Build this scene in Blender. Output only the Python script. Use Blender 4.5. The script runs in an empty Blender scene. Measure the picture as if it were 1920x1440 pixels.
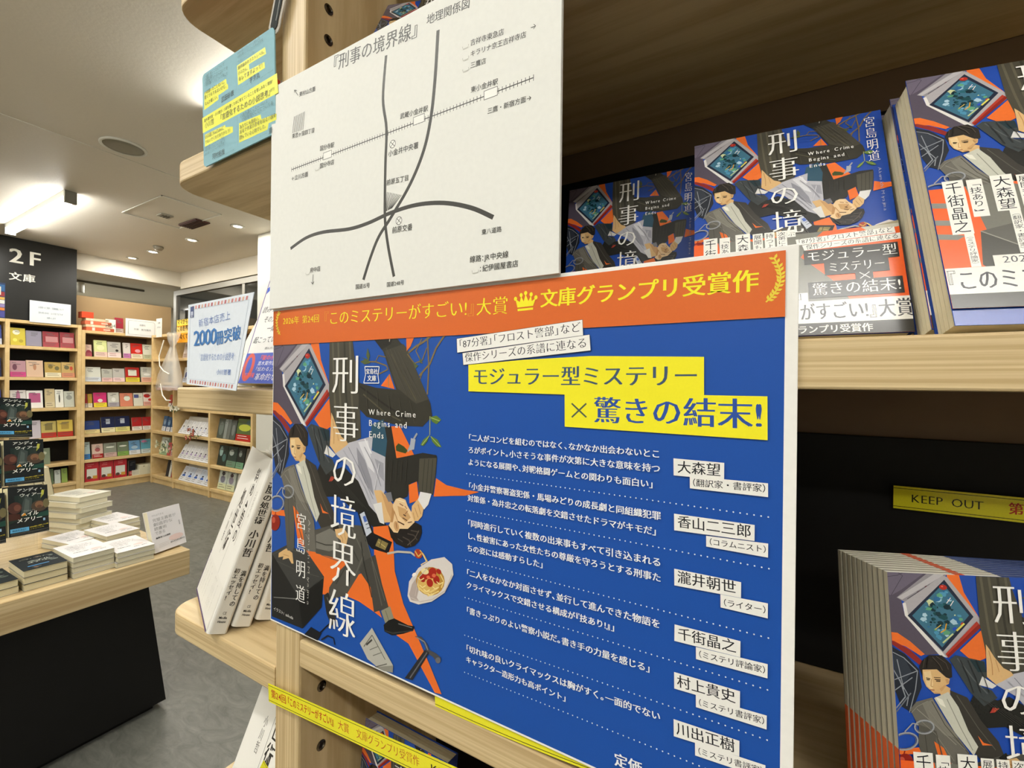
import bpy, bmesh, math, random
from mathutils import Vector, Matrix, Euler
random.seed(11)
sc = bpy.context.scene
C = sc.collection
UP = 1.172          # floor height below the coordinate origin used while building

# ------------------------------------------------------------------ camera
cam_d = bpy.data.cameras.new('camera'); cam = bpy.data.objects.new('camera', cam_d); C.objects.link(cam)
yaw, pitch, roll = 0.51323, -0.000732, 0.010804
cam_d.sensor_width = 36.0; cam_d.sensor_fit = 'HORIZONTAL'; cam_d.lens = 815.035/1920*36
cam_d.clip_start = .01; cam_d.clip_end = 60
fw = Vector((-math.sin(yaw)*math.cos(pitch), math.cos(yaw)*math.cos(pitch), math.sin(pitch)))
rt = Vector((math.cos(yaw), math.sin(yaw), 0)); u0 = rt.cross(fw)
r_ = rt*math.cos(roll)+u0*math.sin(roll); u_ = -rt*math.sin(roll)+u0*math.cos(roll)
M = Matrix((r_, u_, -fw)).transposed().to_4x4()
M.translation = Vector((0.40293, -0.24950, 0.22820+UP))
cam.matrix_world = M
sc.camera = cam

# ------------------------------------------------------------------ world, exposure
w = bpy.data.worlds.new('world'); sc.world = w; w.use_nodes = True
w.node_tree.nodes['Background'].inputs[0].default_value = (.012, .013, .016, 1)
w.node_tree.nodes['Background'].inputs[1].default_value = 1.0
vs = sc.view_settings
vs.view_transform = 'Standard'; vs.look = 'None'; vs.exposure = 0.05; vs.gamma = 1.0; vs.use_curve_mapping = False

CEIL = 1.81
# fluorescent lamps of the shop ceiling: (x centre, y centre) ; each is built further down with its fitting
LAMPS = [(-5.5,1.11), (-1.55,1.11), (-9.6,1.4), (-3.5,-1.6), (-.9,-1.0), (1.5,-1.4), (-5.9,-1.6), (.4,-3.4), (-3.2,-3.6), (2.8,1.1)]
LAMP_W = 19.0
def area(name, loc, sx, sy, power, col, rot=(0,0,0)):
    l = bpy.data.lights.new(name, 'AREA'); l.shape = 'RECTANGLE'; l.size = sx; l.size_y = sy; l.energy = power; l.color = col
    o = bpy.data.objects.new(name, l); o.location = loc; o.rotation_euler = rot; C.objects.link(o); return o
for lx, ly in LAMPS:
    area('tube_light', (lx, ly, CEIL+UP-.105), 1.6, .10, LAMP_W, (1.0, .985, .945))

# ------------------------------------------------------------------ materials
def lin(h):
    if isinstance(h, str): h = tuple(int(h[i:i+2], 16)/255 for i in (0, 2, 4))
    return tuple(c/12.92 if c <= .04045 else ((c+.055)/1.055)**2.4 for c in h)
def new_mat(name, rough=.5, spec=.5, metal=0):
    m = bpy.data.materials.new(name); m.use_nodes = True
    b = m.node_tree.nodes['Principled BSDF']
    b.inputs['Roughness'].default_value = rough; b.inputs['Metallic'].default_value = metal
    b.inputs['Specular IOR Level'].default_value = spec
    return m, m.node_tree.nodes, m.node_tree.links, b
def plain(name, col, rough=.5, spec=.5, metal=0, var=.06, scale=30, bump=0):
    m, n, l, b = new_mat(name, rough, spec, metal)
    tc = n.new('ShaderNodeTexCoord'); nz = n.new('ShaderNodeTexNoise'); nz.inputs['Scale'].default_value = scale; nz.inputs['Detail'].default_value = 4
    l.new(tc.outputs['Object'], nz.inputs['Vector'])
    mx = n.new('ShaderNodeMix'); mx.data_type = 'RGBA'
    c = lin(col)
    mx.inputs[6].default_value = (*[k*(1-var) for k in c], 1); mx.inputs[7].default_value = (*[min(1, k*(1+var)) for k in c], 1)
    l.new(nz.outputs['Fac'], mx.inputs[0]); l.new(mx.outputs[2], b.inputs['Base Color'])
    if bump:
        bp = n.new('ShaderNodeBump'); bp.inputs['Strength'].default_value = bump; bp.inputs['Distance'].default_value = .003
        l.new(nz.outputs['Fac'], bp.inputs['Height']); l.new(bp.outputs['Normal'], b.inputs['Normal'])
    return m
def wood(name, c1, c2, c3, stretch, rough=.45, amount=1.0):
    """fine grain lines running along the axis whose stretch is small"""
    m, n, l, b = new_mat(name, rough, .35)
    tc = n.new('ShaderNodeTexCoord'); mp = n.new('ShaderNodeMapping'); mp.inputs['Scale'].default_value = stretch
    l.new(tc.outputs['Object'], mp.inputs['Vector'])
    a = n.new('ShaderNodeTexNoise'); a.inputs['Scale'].default_value = 1; a.inputs['Detail'].default_value = 6; a.inputs['Roughness'].default_value = .6
    l.new(mp.outputs['Vector'], a.inputs['Vector'])
    mp2 = n.new('ShaderNodeMapping'); mp2.inputs['Scale'].default_value = tuple(s*.22 for s in stretch); l.new(tc.outputs['Object'], mp2.inputs['Vector'])
    k = n.new('ShaderNodeTexNoise'); k.inputs['Scale'].default_value = 1; k.inputs['Detail'].default_value = 3; l.new(mp2.outputs['Vector'], k.inputs['Vector'])
    r = n.new('ShaderNodeValToRGB'); r.color_ramp.elements[0].position = .40; r.color_ramp.elements[1].position = .60
    r.color_ramp.elements[0].color = (*lin(c1), 1); r.color_ramp.elements[1].color = (*lin(c2), 1)
    l.new(a.outputs['Fac'], r.inputs['Fac'])
    mx = n.new('ShaderNodeMix'); mx.data_type = 'RGBA'; mx.inputs[7].default_value = (*lin(c3), 1)
    rr = n.new('ShaderNodeMapRange'); rr.inputs[1].default_value = .42; rr.inputs[2].default_value = .7; rr.inputs[3].default_value = 0; rr.inputs[4].default_value = .75*amount
    l.new(k.outputs['Fac'], rr.inputs[0]); l.new(rr.outputs[0], mx.inputs[0]); l.new(r.outputs['Color'], mx.inputs[6])
    l.new(mx.outputs[2], b.inputs['Base Color'])
    bp = n.new('ShaderNodeBump'); bp.inputs['Strength'].default_value = .12; bp.inputs['Distance'].default_value = .001
    l.new(a.outputs['Fac'], bp.inputs['Height']); l.new(bp.outputs['Normal'], b.inputs['Normal'])
    return m
def attr_mat(name, rough, spec, grain=.01, scale=900, bump=.02):
    m, n, l, b = new_mat(name, rough, spec)
    at = n.new('ShaderNodeAttribute'); at.attribute_name = 'Col'
    tc = n.new('ShaderNodeTexCoord'); nz = n.new('ShaderNodeTexNoise'); nz.inputs['Scale'].default_value = scale
    l.new(tc.outputs['Object'], nz.inputs['Vector'])
    hs = n.new('ShaderNodeHueSaturation'); mr = n.new('ShaderNodeMapRange'); mr.inputs[3].default_value = 1-grain*3; mr.inputs[4].default_value = 1+grain*3
    l.new(nz.outputs['Fac'], mr.inputs[0]); l.new(mr.outputs[0], hs.inputs['Value']); l.new(at.outputs['Color'], hs.inputs['Color']); l.new(hs.outputs['Color'], b.inputs['Base Color'])
    if bump:
        bp = n.new('ShaderNodeBump'); bp.inputs['Strength'].default_value = bump; bp.inputs['Distance'].default_value = .0005
        l.new(nz.outputs['Fac'], bp.inputs['Height']); l.new(bp.outputs['Normal'], b.inputs['Normal'])
    return m
def emis(name, col, st):
    m, n, l, b = new_mat(name, .4)
    b.inputs['Base Color'].default_value = (*lin(col), 1); b.inputs['Emission Color'].default_value = (*lin(col), 1); b.inputs['Emission Strength'].default_value = st
    return m
W1, W2, W3 = 'd8c296', 'bfa578', 'a88e66'
WOOD_X = wood('ash_wood_along_x', W1, W2, W3, (4, 60, 420), amount=.35)
WOOD_Z = wood('ash_wood_along_z', W1, W2, W3, (420, 40, 4), amount=.45)
WOOD_Y = wood('ash_wood_along_y', W1, W2, W3, (60, 2.0, 110))
WALLW = wood('shelf_wood', 'dfc38e', 'd4b67e', 'c2a26c', (12, 12, 12), amount=.5)
BROWN = wood('brown_veneer', '77614a', '6c5640', '655038', (3, 6, 6), .6, .4)
PRINT = attr_mat('printed_paper', .42, .3)
GLOSS = attr_mat('glossy_print', .22, .45, .02)
PAPER = attr_mat('plain_paper', .75, .15, .012, 250, .03)
BLACK = plain('black_board', '0c0b0a', .55, .25, var=.2)
METAL = plain('dark_metal_socket', '6a6258', .25, .5, 1.0)
WHITEP = plain('white_paint', 'd8d6cc', .6, .3, scale=4)
CEILM = plain('ceiling_paint', 'd6d0c4', .5, .35, var=.03, scale=60, bump=.25)
SOFFIT = plain('soffit_paint', 'cfc9ba', .6, .3, var=.03, scale=8)
GREYM = plain('grey_metal', '8c8a82', .4, .5, .6)
SIGNBLK = plain('sign_black', '161614', .3, .5, var=.1, scale=3)

# ------------------------------------------------------------------ mesh helpers
class MB:
    def __init__(s): s.v = []; s.f = []; s.c = []
    def add(s, vs_, fs, col):
        n = len(s.v); s.v += [tuple(v) for v in vs_]
        for f in fs: s.f.append([i+n for i in f]); s.c.append(col)
        return s
    def box(s, x0, x1, y0, y1, z0, z1, col='ffffff', cols=None):
        vs_ = [(x, y, z) for x in (x0, x1) for y in (y0, y1) for z in (z0, z1)]
        fs = [(0,1,3,2), (4,6,7,5), (0,4,5,1), (2,3,7,6), (0,2,6,4), (1,5,7,3)]   # -x +x -y +y -z +z
        n = len(s.v); s.v += vs_
        for k, f in enumerate(fs): s.f.append([i+n for i in f]); s.c.append(cols[k] if cols and cols[k] else col)
        return s
    def bbox(s, x0, x1, y0, y1, z0, z1, r=.001, col='ffffff', seg=2):
        bm = bmesh.new(); bmesh.ops.create_cube(bm, size=1)
        for v in bm.verts: v.co = ((x0+x1)/2+v.co.x*(x1-x0), (y0+y1)/2+v.co.y*(y1-y0), (z0+z1)/2+v.co.z*(z1-z0))
        bmesh.ops.bevel(bm, geom=bm.edges[:], offset=r, segments=seg, affect='EDGES', profile=.5)
        bm.verts.index_update(); s.add([v.co[:] for v in bm.verts], [[v.index for v in f.verts] for f in bm.faces], col); bm.free(); return s
    def prism(s, pts, a0, a1, axis='z', col='ffffff', r=0):
        """extrude a 2-D outline along an axis; r rounds the rim"""
        def P3(p, a): return {'z': (p[0], p[1], a), 'y': (p[0], a, p[1]), 'x': (a, p[0], p[1])}[axis]
        bm = bmesh.new(); bv = [bm.verts.new(P3(p, a0)) for p in pts]; tv = [bm.verts.new(P3(p, a1)) for p in pts]; n = len(pts)
        fa = bm.faces.new(bv); fb = bm.faces.new(tv[::-1])
        for i in range(n): bm.faces.new((bv[i], tv[i], tv[(i+1) % n], bv[(i+1) % n]))
        bmesh.ops.recalc_face_normals(bm, faces=bm.faces[:])
        if r: bmesh.ops.bevel(bm, geom=list(set(fa.edges[:]+fb.edges[:])), offset=r, segments=2, affect='EDGES', profile=.5)
        bm.verts.index_update(); s.add([v.co[:] for v in bm.verts], [[v.index for v in f.verts] for f in bm.faces], col); bm.free(); return s
    def tube(s, pts, r, n=8, col='ffffff', caps=True):
        pts = [Vector(p) for p in pts]; rings = []
        for i, p in enumerate(pts):
            d = (pts[min(i+1, len(pts)-1)]-pts[max(i-1, 0)]).normalized()
            a = d.orthogonal().normalized(); b = d.cross(a)
            if rings:
                pa = rings[-1][1]; a = (pa-d*pa.dot(d)).normalized(); b = d.cross(a)
            rad = r[i] if isinstance(r, (list, tuple)) else r
            rings.append(([p+(a*math.cos(t)+b*math.sin(t))*rad for t in [2*math.pi*k/n for k in range(n)]], a))
        vs_ = [v[:] for rg, _ in rings for v in rg]; fs = []
        for i in range(len(pts)-1):
            for k in range(n): fs.append((i*n+k, i*n+(k+1) % n, (i+1)*n+(k+1) % n, (i+1)*n+k))
        if caps: fs += [list(range(n))[::-1], [(len(pts)-1)*n+k for k in range(n)]]
        return s.add(vs_, fs, col)
    def lathe(s, prof, cx, cy, n=24, col='ffffff'):
        vs_ = [(cx+r*math.cos(2*math.pi*k/n), cy+r*math.sin(2*math.pi*k/n), z) for r, z in prof for k in range(n)]; fs = []
        for i in range(len(prof)-1):
            for k in range(n): fs.append((i*n+k, i*n+(k+1) % n, (i+1)*n+(k+1) % n, (i+1)*n+k))
        fs += [list(range(n))[::-1], [(len(prof)-1)*n+k for k in range(n)]]
        return s.add(vs_, fs, col)
    def mesh(s, name, mat, smooth=False):
        me = bpy.data.meshes.new(name); me.from_pydata(s.v, [], s.f)
        ca = me.color_attributes.new('Col', 'FLOAT_COLOR', 'CORNER'); buf = []
        cache = {}
        for p in me.polygons:
            k = s.c[p.index]
            if k not in cache: cache[k] = (*lin(k), 1.0)
            buf += cache[k]*p.loop_total
        ca.data.foreach_set('color', buf)
        if smooth:
            for p in me.polygons: p.use_smooth = True
        me.materials.append(mat); me.update(); return me
    def build(s, name, mat, parent=None, smooth=False, world=False, kind=None):
        """world=True: the vertices are in scene coordinates, parent sits unrotated at its location"""
        if parent is None:
            xs = [v[0] for v in s.v]; ys = [v[1] for v in s.v]; zs = [v[2] for v in s.v]
            o0 = Vector(((min(xs)+max(xs))/2, (min(ys)+max(ys))/2, min(zs)))
        else: o0 = parent.location.copy() if world else Vector((0, 0, 0))
        if o0.length: s.v = [(v[0]-o0.x, v[1]-o0.y, v[2]-o0.z) for v in s.v]
        me = s.mesh(name, mat, smooth); o = bpy.data.objects.new(name, me); C.objects.link(o)
        if parent is None: o.location = o0
        else: o.parent = parent
        if kind: o['kind'] = kind
        return o
def tag(o, label, cat, group=None):
    o['label'] = label; o['category'] = cat
    if group: o['group'] = group
    return o
def thing(name, label, cat, loc=(0, 0, 0), rot=(0, 0, 0), group=None):
    o = bpy.data.objects.new(name, None); C.objects.link(o); o.empty_display_size = .05
    o.location = loc; o.rotation_euler = rot
    return tag(o, label, cat, group)
def copy_tree(o, parent=None):
    c = o.copy(); C.objects.link(c)
    if parent: c.parent = parent
    for ch in list(o.children): copy_tree(ch, c)
    return c
def struct(name, mb, mat, smooth=False):
    o = mb.build(name, mat, None, smooth); o['kind'] = 'structure'; return o

# ------------------------------------------------------------------ lettering
GL = {}
def glyph(ch, wt):
    k = (ch, wt)
    if k in GL: return GL[k]
    cu = bpy.data.curves.new('t', 'FONT'); cu.body = ch; cu.size = 1; cu.resolution_u = 2; cu.offset = wt; cu.fill_mode = 'FRONT'
    o = bpy.data.objects.new('t', cu); C.objects.link(o)
    dg = bpy.context.evaluated_depsgraph_get(); ev = o.evaluated_get(dg); me = ev.to_mesh()
    vs_ = [(v.co.x, v.co.y) for v in me.vertices]; fs = [list(p.vertices) for p in me.polygons]
    ev.to_mesh_clear(); bpy.data.objects.remove(o); bpy.data.curves.remove(cu)
    if vs_:
        x0 = min(v[0] for v in vs_); x1 = max(v[0] for v in vs_)
    else: x0, x1 = 0, .3
    adv = 1.0 if ord(ch) > 0x2e80 else (x1+.07 if vs_ else .35)
    GL[k] = (vs_, fs, adv); return GL[k]
PUNCT = set('、。')
ROT90 = set('ー「」『』（）─〜')
STY = {'g': (0, 0), 'n': (0, .018), 'b': (.004, .045), 't': (-.006, 0), 'm': (-.014, .035), 'M': (-.006, .055), 'l': (-.01, 0), 's': (-.004, .03)}
def text_pts(s, style='g', vertical=False, pitch=1.0, latin=None):
    """returns [(verts, faces)] in em units laid out from the origin; x right, y up (vertical: going down)"""
    wt, dx = STY[style]; out = []; pen = 0
    for ch in s:
        if ch == ' ': pen += .5*pitch if not vertical else .5; continue
        vs_, fs, adv = glyph(ch, wt)
        if not vertical and ch in '『「（': pen -= .45
        if vertical:
            cy = -pen-.5*pitch
            if ord(ch) < 0x2e80 or ch in ROT90:
                cx0 = (min(v[0] for v in vs_)+max(v[0] for v in vs_))/2 if ord(ch) < 0x2e80 else .5
                g = [((v[1]-.38), cy-(v[0]-cx0)) for v in vs_]; pen += (adv if ord(ch) < 0x2e80 else 1.0)*pitch
                if ord(ch) < 0x2e80: pen += 0
            else: g = [(v[0]-.5, cy+v[1]-.38) for v in vs_]; pen += pitch
        else:
            g = [(pen+v[0], v[1]) for v in vs_]; pen += (adv*pitch if ch not in '』」）、。：' else .55)
        out.append((g, fs, 0))
        if dx: out.append(([(v[0]+dx, v[1]) for v in g], fs, 1))
    return out, pen

class Sheet:
    """a flat print: 2-D shapes and letters laid over each other on a surface. to3 maps (u, v, height) to 3-D, all in millimetres of print"""
    def __init__(s, to3, step=.02, auto=0): s.to3 = to3; s.mb = MB(); s.h = step; s.step = step; s.auto = auto
    def poly(s, pts, col, up=True):
        s.mb.add([s.to3(u, v, s.h) for u, v in pts], [list(range(len(pts)))], col)
        if up: s.h += s.step
    def rect(s, u0, v0, u1, v1, col): s.poly([(u0, v0), (u1, v0), (u1, v1), (u0, v1)], col)
    def stroke(s, pts, w, col, up=True):
        n = len(pts); L = []; R = []
        for i, p in enumerate(pts):
            a = pts[max(i-1, 0)]; b = pts[min(i+1, n-1)]; dx, dy = b[0]-a[0], b[1]-a[1]; d = math.hypot(dx, dy) or 1
            ww = (w[0]+(w[1]-w[0])*i/(n-1) if isinstance(w, tuple) else w)/2
            L.append((p[0]-dy/d*ww, p[1]+dx/d*ww)); R.append((p[0]+dy/d*ww, p[1]-dx/d*ww))
        base = [s.to3(u, v, s.h) for u, v in L+R]
        s.mb.add(base, [(i+n, i+n+1, i+1, i) for i in range(n-1)], col)
        if up: s.h += s.step
    def line(s, *pts, w=.5, col='303030'): s.stroke(list(pts), w, col)
    def ellipse(s, cx, cy, rx, ry, col, n=20): s.poly([(cx+rx*math.cos(2*math.pi*k/n), cy+ry*math.sin(2*math.pi*k/n)) for k in range(n)], col)
    def text(s, t, p, q, size, col, style='g', vertical=False, pitch=1.0, stretch=None, slant=0, outline=None):
        """horizontal: baseline from p to q (the string is fitted between them); vertical: top centre p to bottom centre q. size = em height"""
        gl, pen = text_pts(t, style, vertical, pitch)
        dx, dy = q[0]-p[0], q[1]-p[1]; d = math.hypot(dx, dy)
        if s.auto and not vertical: size = d/pen*s.auto
        if vertical:
            ex, ey = dx/d, dy/d; k = d/pen; sx = size
            for g, fs, up in gl:
                s.mb.add([s.to3(p[0]+(-ey)*x*sx*1+ex*(-y)*k, p[1]+ex*x*sx+ey*(-y)*k, s.h+up*s.step) for x, y in g], fs, col)
        else:
            ex, ey = dx/d, dy/d; k = d/pen
            for g, fs, up in gl:
                s.mb.add([s.to3(p[0]+ex*x*k-ey*(y+.12)*size+slant*(y)*size, p[1]+ey*x*k+ex*(y+.12)*size, s.h+up*s.step) for x, y in g], fs, col)
        s.h += s.step*2
    def build(s, name, mat, parent, **k): return s.mb.build(name, mat, parent, **k)
def front(m=.001, y=0, x0=0, z0=0):        # a print on a face looking towards -y
    return lambda u, v, h: (x0+u*m, y-h*m, z0+v*m)
def faceX(m=.001, x=0, y0=0, z0=0):        # a print on a face looking towards +x
    return lambda u, v, h: (x+h*m, y0+u*m, z0+v*m)
def faceZ(m=.001, z=0, x0=0, y0=0):        # a print on a face looking up
    return lambda u, v, h: (x0+u*m, y0+v*m, z+h*m)
def homf(h):
    def f(x, y):
        q = h[6]*x+h[7]*y+h[8]
        return ((h[0]*x+h[1]*y+h[2])/q, (h[3]*x+h[4]*y+h[5])/q)
    return f

# ================================================================== THE SETTING
mb = MB()
mb.box(-10.5, 4.5, -5.5, 4.6, -1.25, -1.172)
def floor_mat():
    m, n, l, b = new_mat('grey_vinyl_floor', .38, .4)
    tc = n.new('ShaderNodeTexCoord'); mp = n.new('ShaderNodeMapping'); mp.inputs['Scale'].default_value = (2.2, 5, 1); mp.inputs['Rotation'].default_value = (0, 0, .5)
    l.new(tc.outputs['Object'], mp.inputs['Vector'])
    a = n.new('ShaderNodeTexNoise'); a.inputs['Scale'].default_value = 3.2; a.inputs['Detail'].default_value = 8; a.inputs['Roughness'].default_value = .7; a.inputs['Distortion'].default_value = 1.5
    l.new(mp.outputs['Vector'], a.inputs['Vector'])
    r = n.new('ShaderNodeValToRGB'); e = r.color_ramp.elements; e[0].position = .3; e[0].color = (*lin('55564f'), 1); e[1].position = .72; e[1].color = (*lin('7c7c74'), 1)
    l.new(a.outputs['Fac'], r.inputs['Fac']); l.new(r.outputs['Color'], b.inputs['Base Color'])
    return m
struct('floor', mb, floor_mat())
mb = MB()
mb.box(-3.552, 4.5, -5.5, 4.6, CEIL, CEIL+.08); mb.box(-7.03, -3.548, -5.5, 2.936, CEIL+.002, CEIL+.08)
struct('ceiling', mb, CEILM)
mb = MB(); mb.box(-3.553, -3.547, -5.5, 2.9, CEIL-.003, CEIL+.002); struct('trim_1', mb, WHITEP)      # joint between two ceiling boards
mb = MB(); mb.box(-7.45, -7.03, -5.5, 3.5, 1.605, CEIL+.08); mb.box(-7.03, -3.552, 2.936, 3.4, 1.575, CEIL+.08); struct('wall_bulkhead', mb, SOFFIT)
mb = MB(); mb.box(-10.5, -7.45, -5.5, 4.6, 1.76, 1.84); struct('ceiling_far_room', mb, SOFFIT)
mb = MB(); mb.box(-10.6, -10.5, -5.5, 4.6, -1.172, 1.84); struct('wall_left', mb, plain('far_wall_paint', 'b9b3a4', .7, .2, scale=3))
mb = MB(); mb.box(-10.5, 4.5, -5.6, -5.5, -1.172, 1.89); struct('wall_back', mb, WHITEP)
mb = MB(); mb.box(4.5, 4.6, -5.5, 4.6, -1.172, 1.89); struct('wall_right', mb, WHITEP)
mb = MB(); mb.box(-10.5, -7.0, 4.5, 4.6, -1.172, 1.84); struct('wall_front', mb, WHITEP)
# brown partition behind the wall shelves
mb = MB(); mb.box(-7.20, -7.13, -2.2, 2.86, -1.172, 1.295); struct('wall_partition', mb, plain('brown_wall', 'a08762', .6, .25, scale=6))
mb = MB(); mb.box(-4.33, -1.6, 2.5, 2.95, -1.172, CEIL); struct('wall_pillar', mb, plain('pillar_paint', 'd2d0c4', .6, .3, scale=4))
mb = MB(); mb.box(-1.6, 4.5, 4.5, 4.6, -1.172, CEIL); struct('wall_far', mb, WHITEP)
# window beyond the corner shelves
win = MB(); win.box(-7.25, -4.33, 2.94, 3.0, 1.49, 1.56); win.box(-7.25, -7.17, 2.94, 3.0, -1.172, 1.49); win.box(-5.45, -5.39, 2.95, 3.0, .2, 1.49); win.box(-7.17, -4.33, 2.95, 3.0, -1.172, -.2)
wo = win.build('window_1', GREYM); wo['kind'] = 'structure'
g = MB(); g.box(-7.17, -4.33, 2.965, 2.975, -.2, 1.49)
gm, n, l, b = new_mat('dark_window_glass', .05, .6); b.inputs['Base Color'].default_value = (.02, .022, .02, 1)
go = g.build('pane', gm, wo, world=True)
mb = MB(); mb.box(-7.2, -4.3, 3.3, 3.35, -1.172, CEIL); struct('wall_outside_window', mb, plain('night_wall', '1c1e1a', .9, .1))

# ================================================================== CEILING FITTINGS
TUBE = emis('lit_tube_cover', 'fffdf6', 30.0)
names = ['in front of the black floor sign', 'above the nearby shelf end', 'over the far left aisle', 'over the aisle behind the table', 'over the aisle facing the posters', 'over the aisle right of the posters', 'above the left shop area', 'behind the viewer', 'behind the display table', 'beyond the poster shelf']
for (lx, ly), nm in zip(LAMPS, names):
    if lx == -1.55: L0, L1 = -.85, .85
    t = thing('fluorescent_lamp', 'long white fluorescent ceiling lamp '+nm, 'lamp', (lx, ly, CEIL))
    m1 = MB(); m1.prism([(-.04, 0), (.04, 0), (.03, -.035), (-.03, -.035)], -.84, .84, 'x', 'e8e6dc'); m1.build('lamp_housing', WHITEP, t)
    m2 = MB(); m2.prism([(.034*math.cos(a), -.066-.032*math.sin(a)) for a in [math.pi*2*k/16 for k in range(16)]], -.82, .82, 'x'); m2.build('light_cover', TUBE, t)
    for sgn in (-1, 1):
        m3 = MB(); m3.box(min(sgn*.82, sgn*.85), max(sgn*.82, sgn*.85), -.038, .038, -.10, -.0); m3.build('end_cap', GREYM, t)
t = thing('ceiling_speaker', 'round grey speaker grille set in the ceiling', 'speaker', (-3.36, 1.02, CEIL))
m1 = MB(); m1.lathe([(.125, 0), (.125, -.008), (.112, -.012), (.108, -.006)], 0, 0, 40); m1.build('rim', WHITEP, t, True)
m1 = MB(); m1.lathe([(.108, -.004), (.108, -.0065), (.06, -.011), (.01, -.012)], 0, 0, 40); m1.build('grille', plain('grille_grey', '8d897c', .6), t, True)
# access panel with vent and dark grille
t = thing('ceiling_panel', 'large rectangular access panel with thin white frame in ceiling', 'panel', (-4.45, 1.75, CEIL))
m1 = MB()
for a in ((-.40, .40, -.24, -.232), (-.40, .40, .232, .24), (-.40, -.392, -.24, .24), (.392, .40, -.24, .24)): m1.box(*a, -.006, 0)
m1.build('panel_frame', WHITEP, t)
t = thing('ceiling_vent', 'dark red grille on the ceiling, larger of the two', 'vent', (-4.56, 1.99, CEIL))
m1 = MB(); m1.box(-.17, .17, -.065, .065, -.012, 0); m1.build('vent_frame', plain('dark_red_grille', '4a2420', .5), t)
for k in range(6):
    m1 = MB(); m1.box(-.16, .16, -.055+k*.02, -.048+k*.02, -.018, -.012); m1.build('slat', plain('vent_slat', '3a1c1a', .5) if k == 0 else bpy.data.materials['vent_slat'], t)
t = thing('ceiling_vent', 'small grey rectangular vent on the ceiling access panel', 'vent', (-4.575, 1.747, CEIL))
m1 = MB(); m1.box(-.05, .05, -.05, .05, -.010, 0); m1.build('vent_frame', plain('vent_grey', '9a968a', .5), t)
for k in range(3):
    m1 = MB(); m1.box(-.035, .035, -.03+k*.024, -.018+k*.024, -.014, -.010); m1.build('slat', plain('vent_dark', '3c3a32', .5) if k == 0 else bpy.data.materials['vent_dark'], t)
DL = emis('downlight_glow', 'fff6e0', 6.0)
for x in (-4.2455, -5.165, -6.111, -6.69): area('downlight_beam', (x, 2.243, CEIL+UP-.012), .07, .07, 9.0, (1, .95, .86))
for i, (x, nm) in enumerate(((-4.2455, 'nearest'), (-5.165, 'second nearest'), (-6.111, 'third nearest'), (-6.69, 'farthest'))):
    t = thing('downlight', nm+' round recessed downlight in the row along the window side', 'lamp', (x, 2.243, CEIL), group='row of round downlights')
    m1 = MB(); m1.lathe([(.062, 0), (.062, -.006), (.045, -.008), (.042, -.002)], 0, 0, 24); m1.build('trim_ring', WHITEP, t, True)
    m1 = MB(); m1.lathe([(.040, -.002), (.038, -.005)], 0, 0, 20); m1.build('light_disc', DL if i != 2 else emis('downlight_bright', 'ffffff', 18), t)
t = tag(MB().lathe([(.05, CEIL-.001), (.05, CEIL-.015), (.035, CEIL-.04), (.012, CEIL-.045)], -5.81, 2.18, 20).build('smoke_detector', plain('detector_grey', '8a8272', .5), None, True), 'small round smoke detector beside the brightest downlight', 'detector')
t = thing('track_light', 'white cylindrical spotlight hanging in the far room above the partition', 'lamp', (-8.75, 2.33, 1.76))
m1 = MB(); m1.box(-.02, .02, -.6, .8, -.03, 0); m1.build('track', plain('track_dark', '6b685e', .5), t)
m1 = MB(); m1.lathe([(.04, -.03), (.045, -.04), (.045, -.19), (.03, -.195)], 0, 0, 16); m1.build('spot_head', WHITEP, t, True)
area('far_room_light', (-9.3, 2.8, 1.70+UP), 1.5, .6, 70, (1, .98, .92))

# ================================================================== THE NEAR BOOKSHELF
PW = .041; DEP = .202
shelf = thing('bookshelf', 'pale wooden bookshelf with rounded end shelves carrying the posters', 'bookshelf', (.2, .1, -1.172))
def fbox(name, mat, a, parent=shelf, r=.0012): mb = MB(); mb.bbox(*a, r=r); return mb.build(name, mat, parent, world=True)
post = fbox('side_panel', WOOD_Z, (.005, PW, .002, DEP, -1.172, 1.1), r=.0025)
fbox('side_panel', WOOD_Z, (1.0, 1.036, .002, DEP, -1.172, 1.1), r=.0025)
fbox('back_panel', BROWN, (PW, 1.0, DEP, DEP+.012, -1.172, 1.1), r=.0005)
LV = [-1.10, -.778, -.521, -.264, -.008, .2515, .507, .764, 1.02]
for z in LV: fbox('shelf_board', WOOD_X, (PW+.0003, 1.0, .002, DEP, z-.0245, z), r=.0014)
for z in LV[1:-1]:
    fbox('black_liner', BLACK, (PW+.003, .998, DEP-.006, DEP-.001, z+.001, z+.197), r=.0005)
def rshelf(z0, z1):
    pts = []; r = .03; x0, x1, y0, y1 = -.213, .0047, .002, DEP
    for k in range(9): a = math.pi+math.pi/2*k/8; pts.append((x0+r+r*math.cos(a), y0+r+r*math.sin(a)))
    pts += [(x1, y0), (x1, y1)]
    for k in range(9): a = math.pi/2+math.pi/2*k/8; pts.append((x0+r+r*math.cos(a), y1-r+r*math.sin(a)))
    mb = MB(); mb.prism(pts, z0, z1, 'z', r=.002); return mb
for z0, z1 in ((-.585, -.56), (-.315, -.29), (-.0705, -.0455), (.195, .2195), (.4595, .4845), (.668, .693), (.94, .965)):
    rshelf(z0, z1).build('end_shelf', WOOD_X, shelf, world=True)
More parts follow.
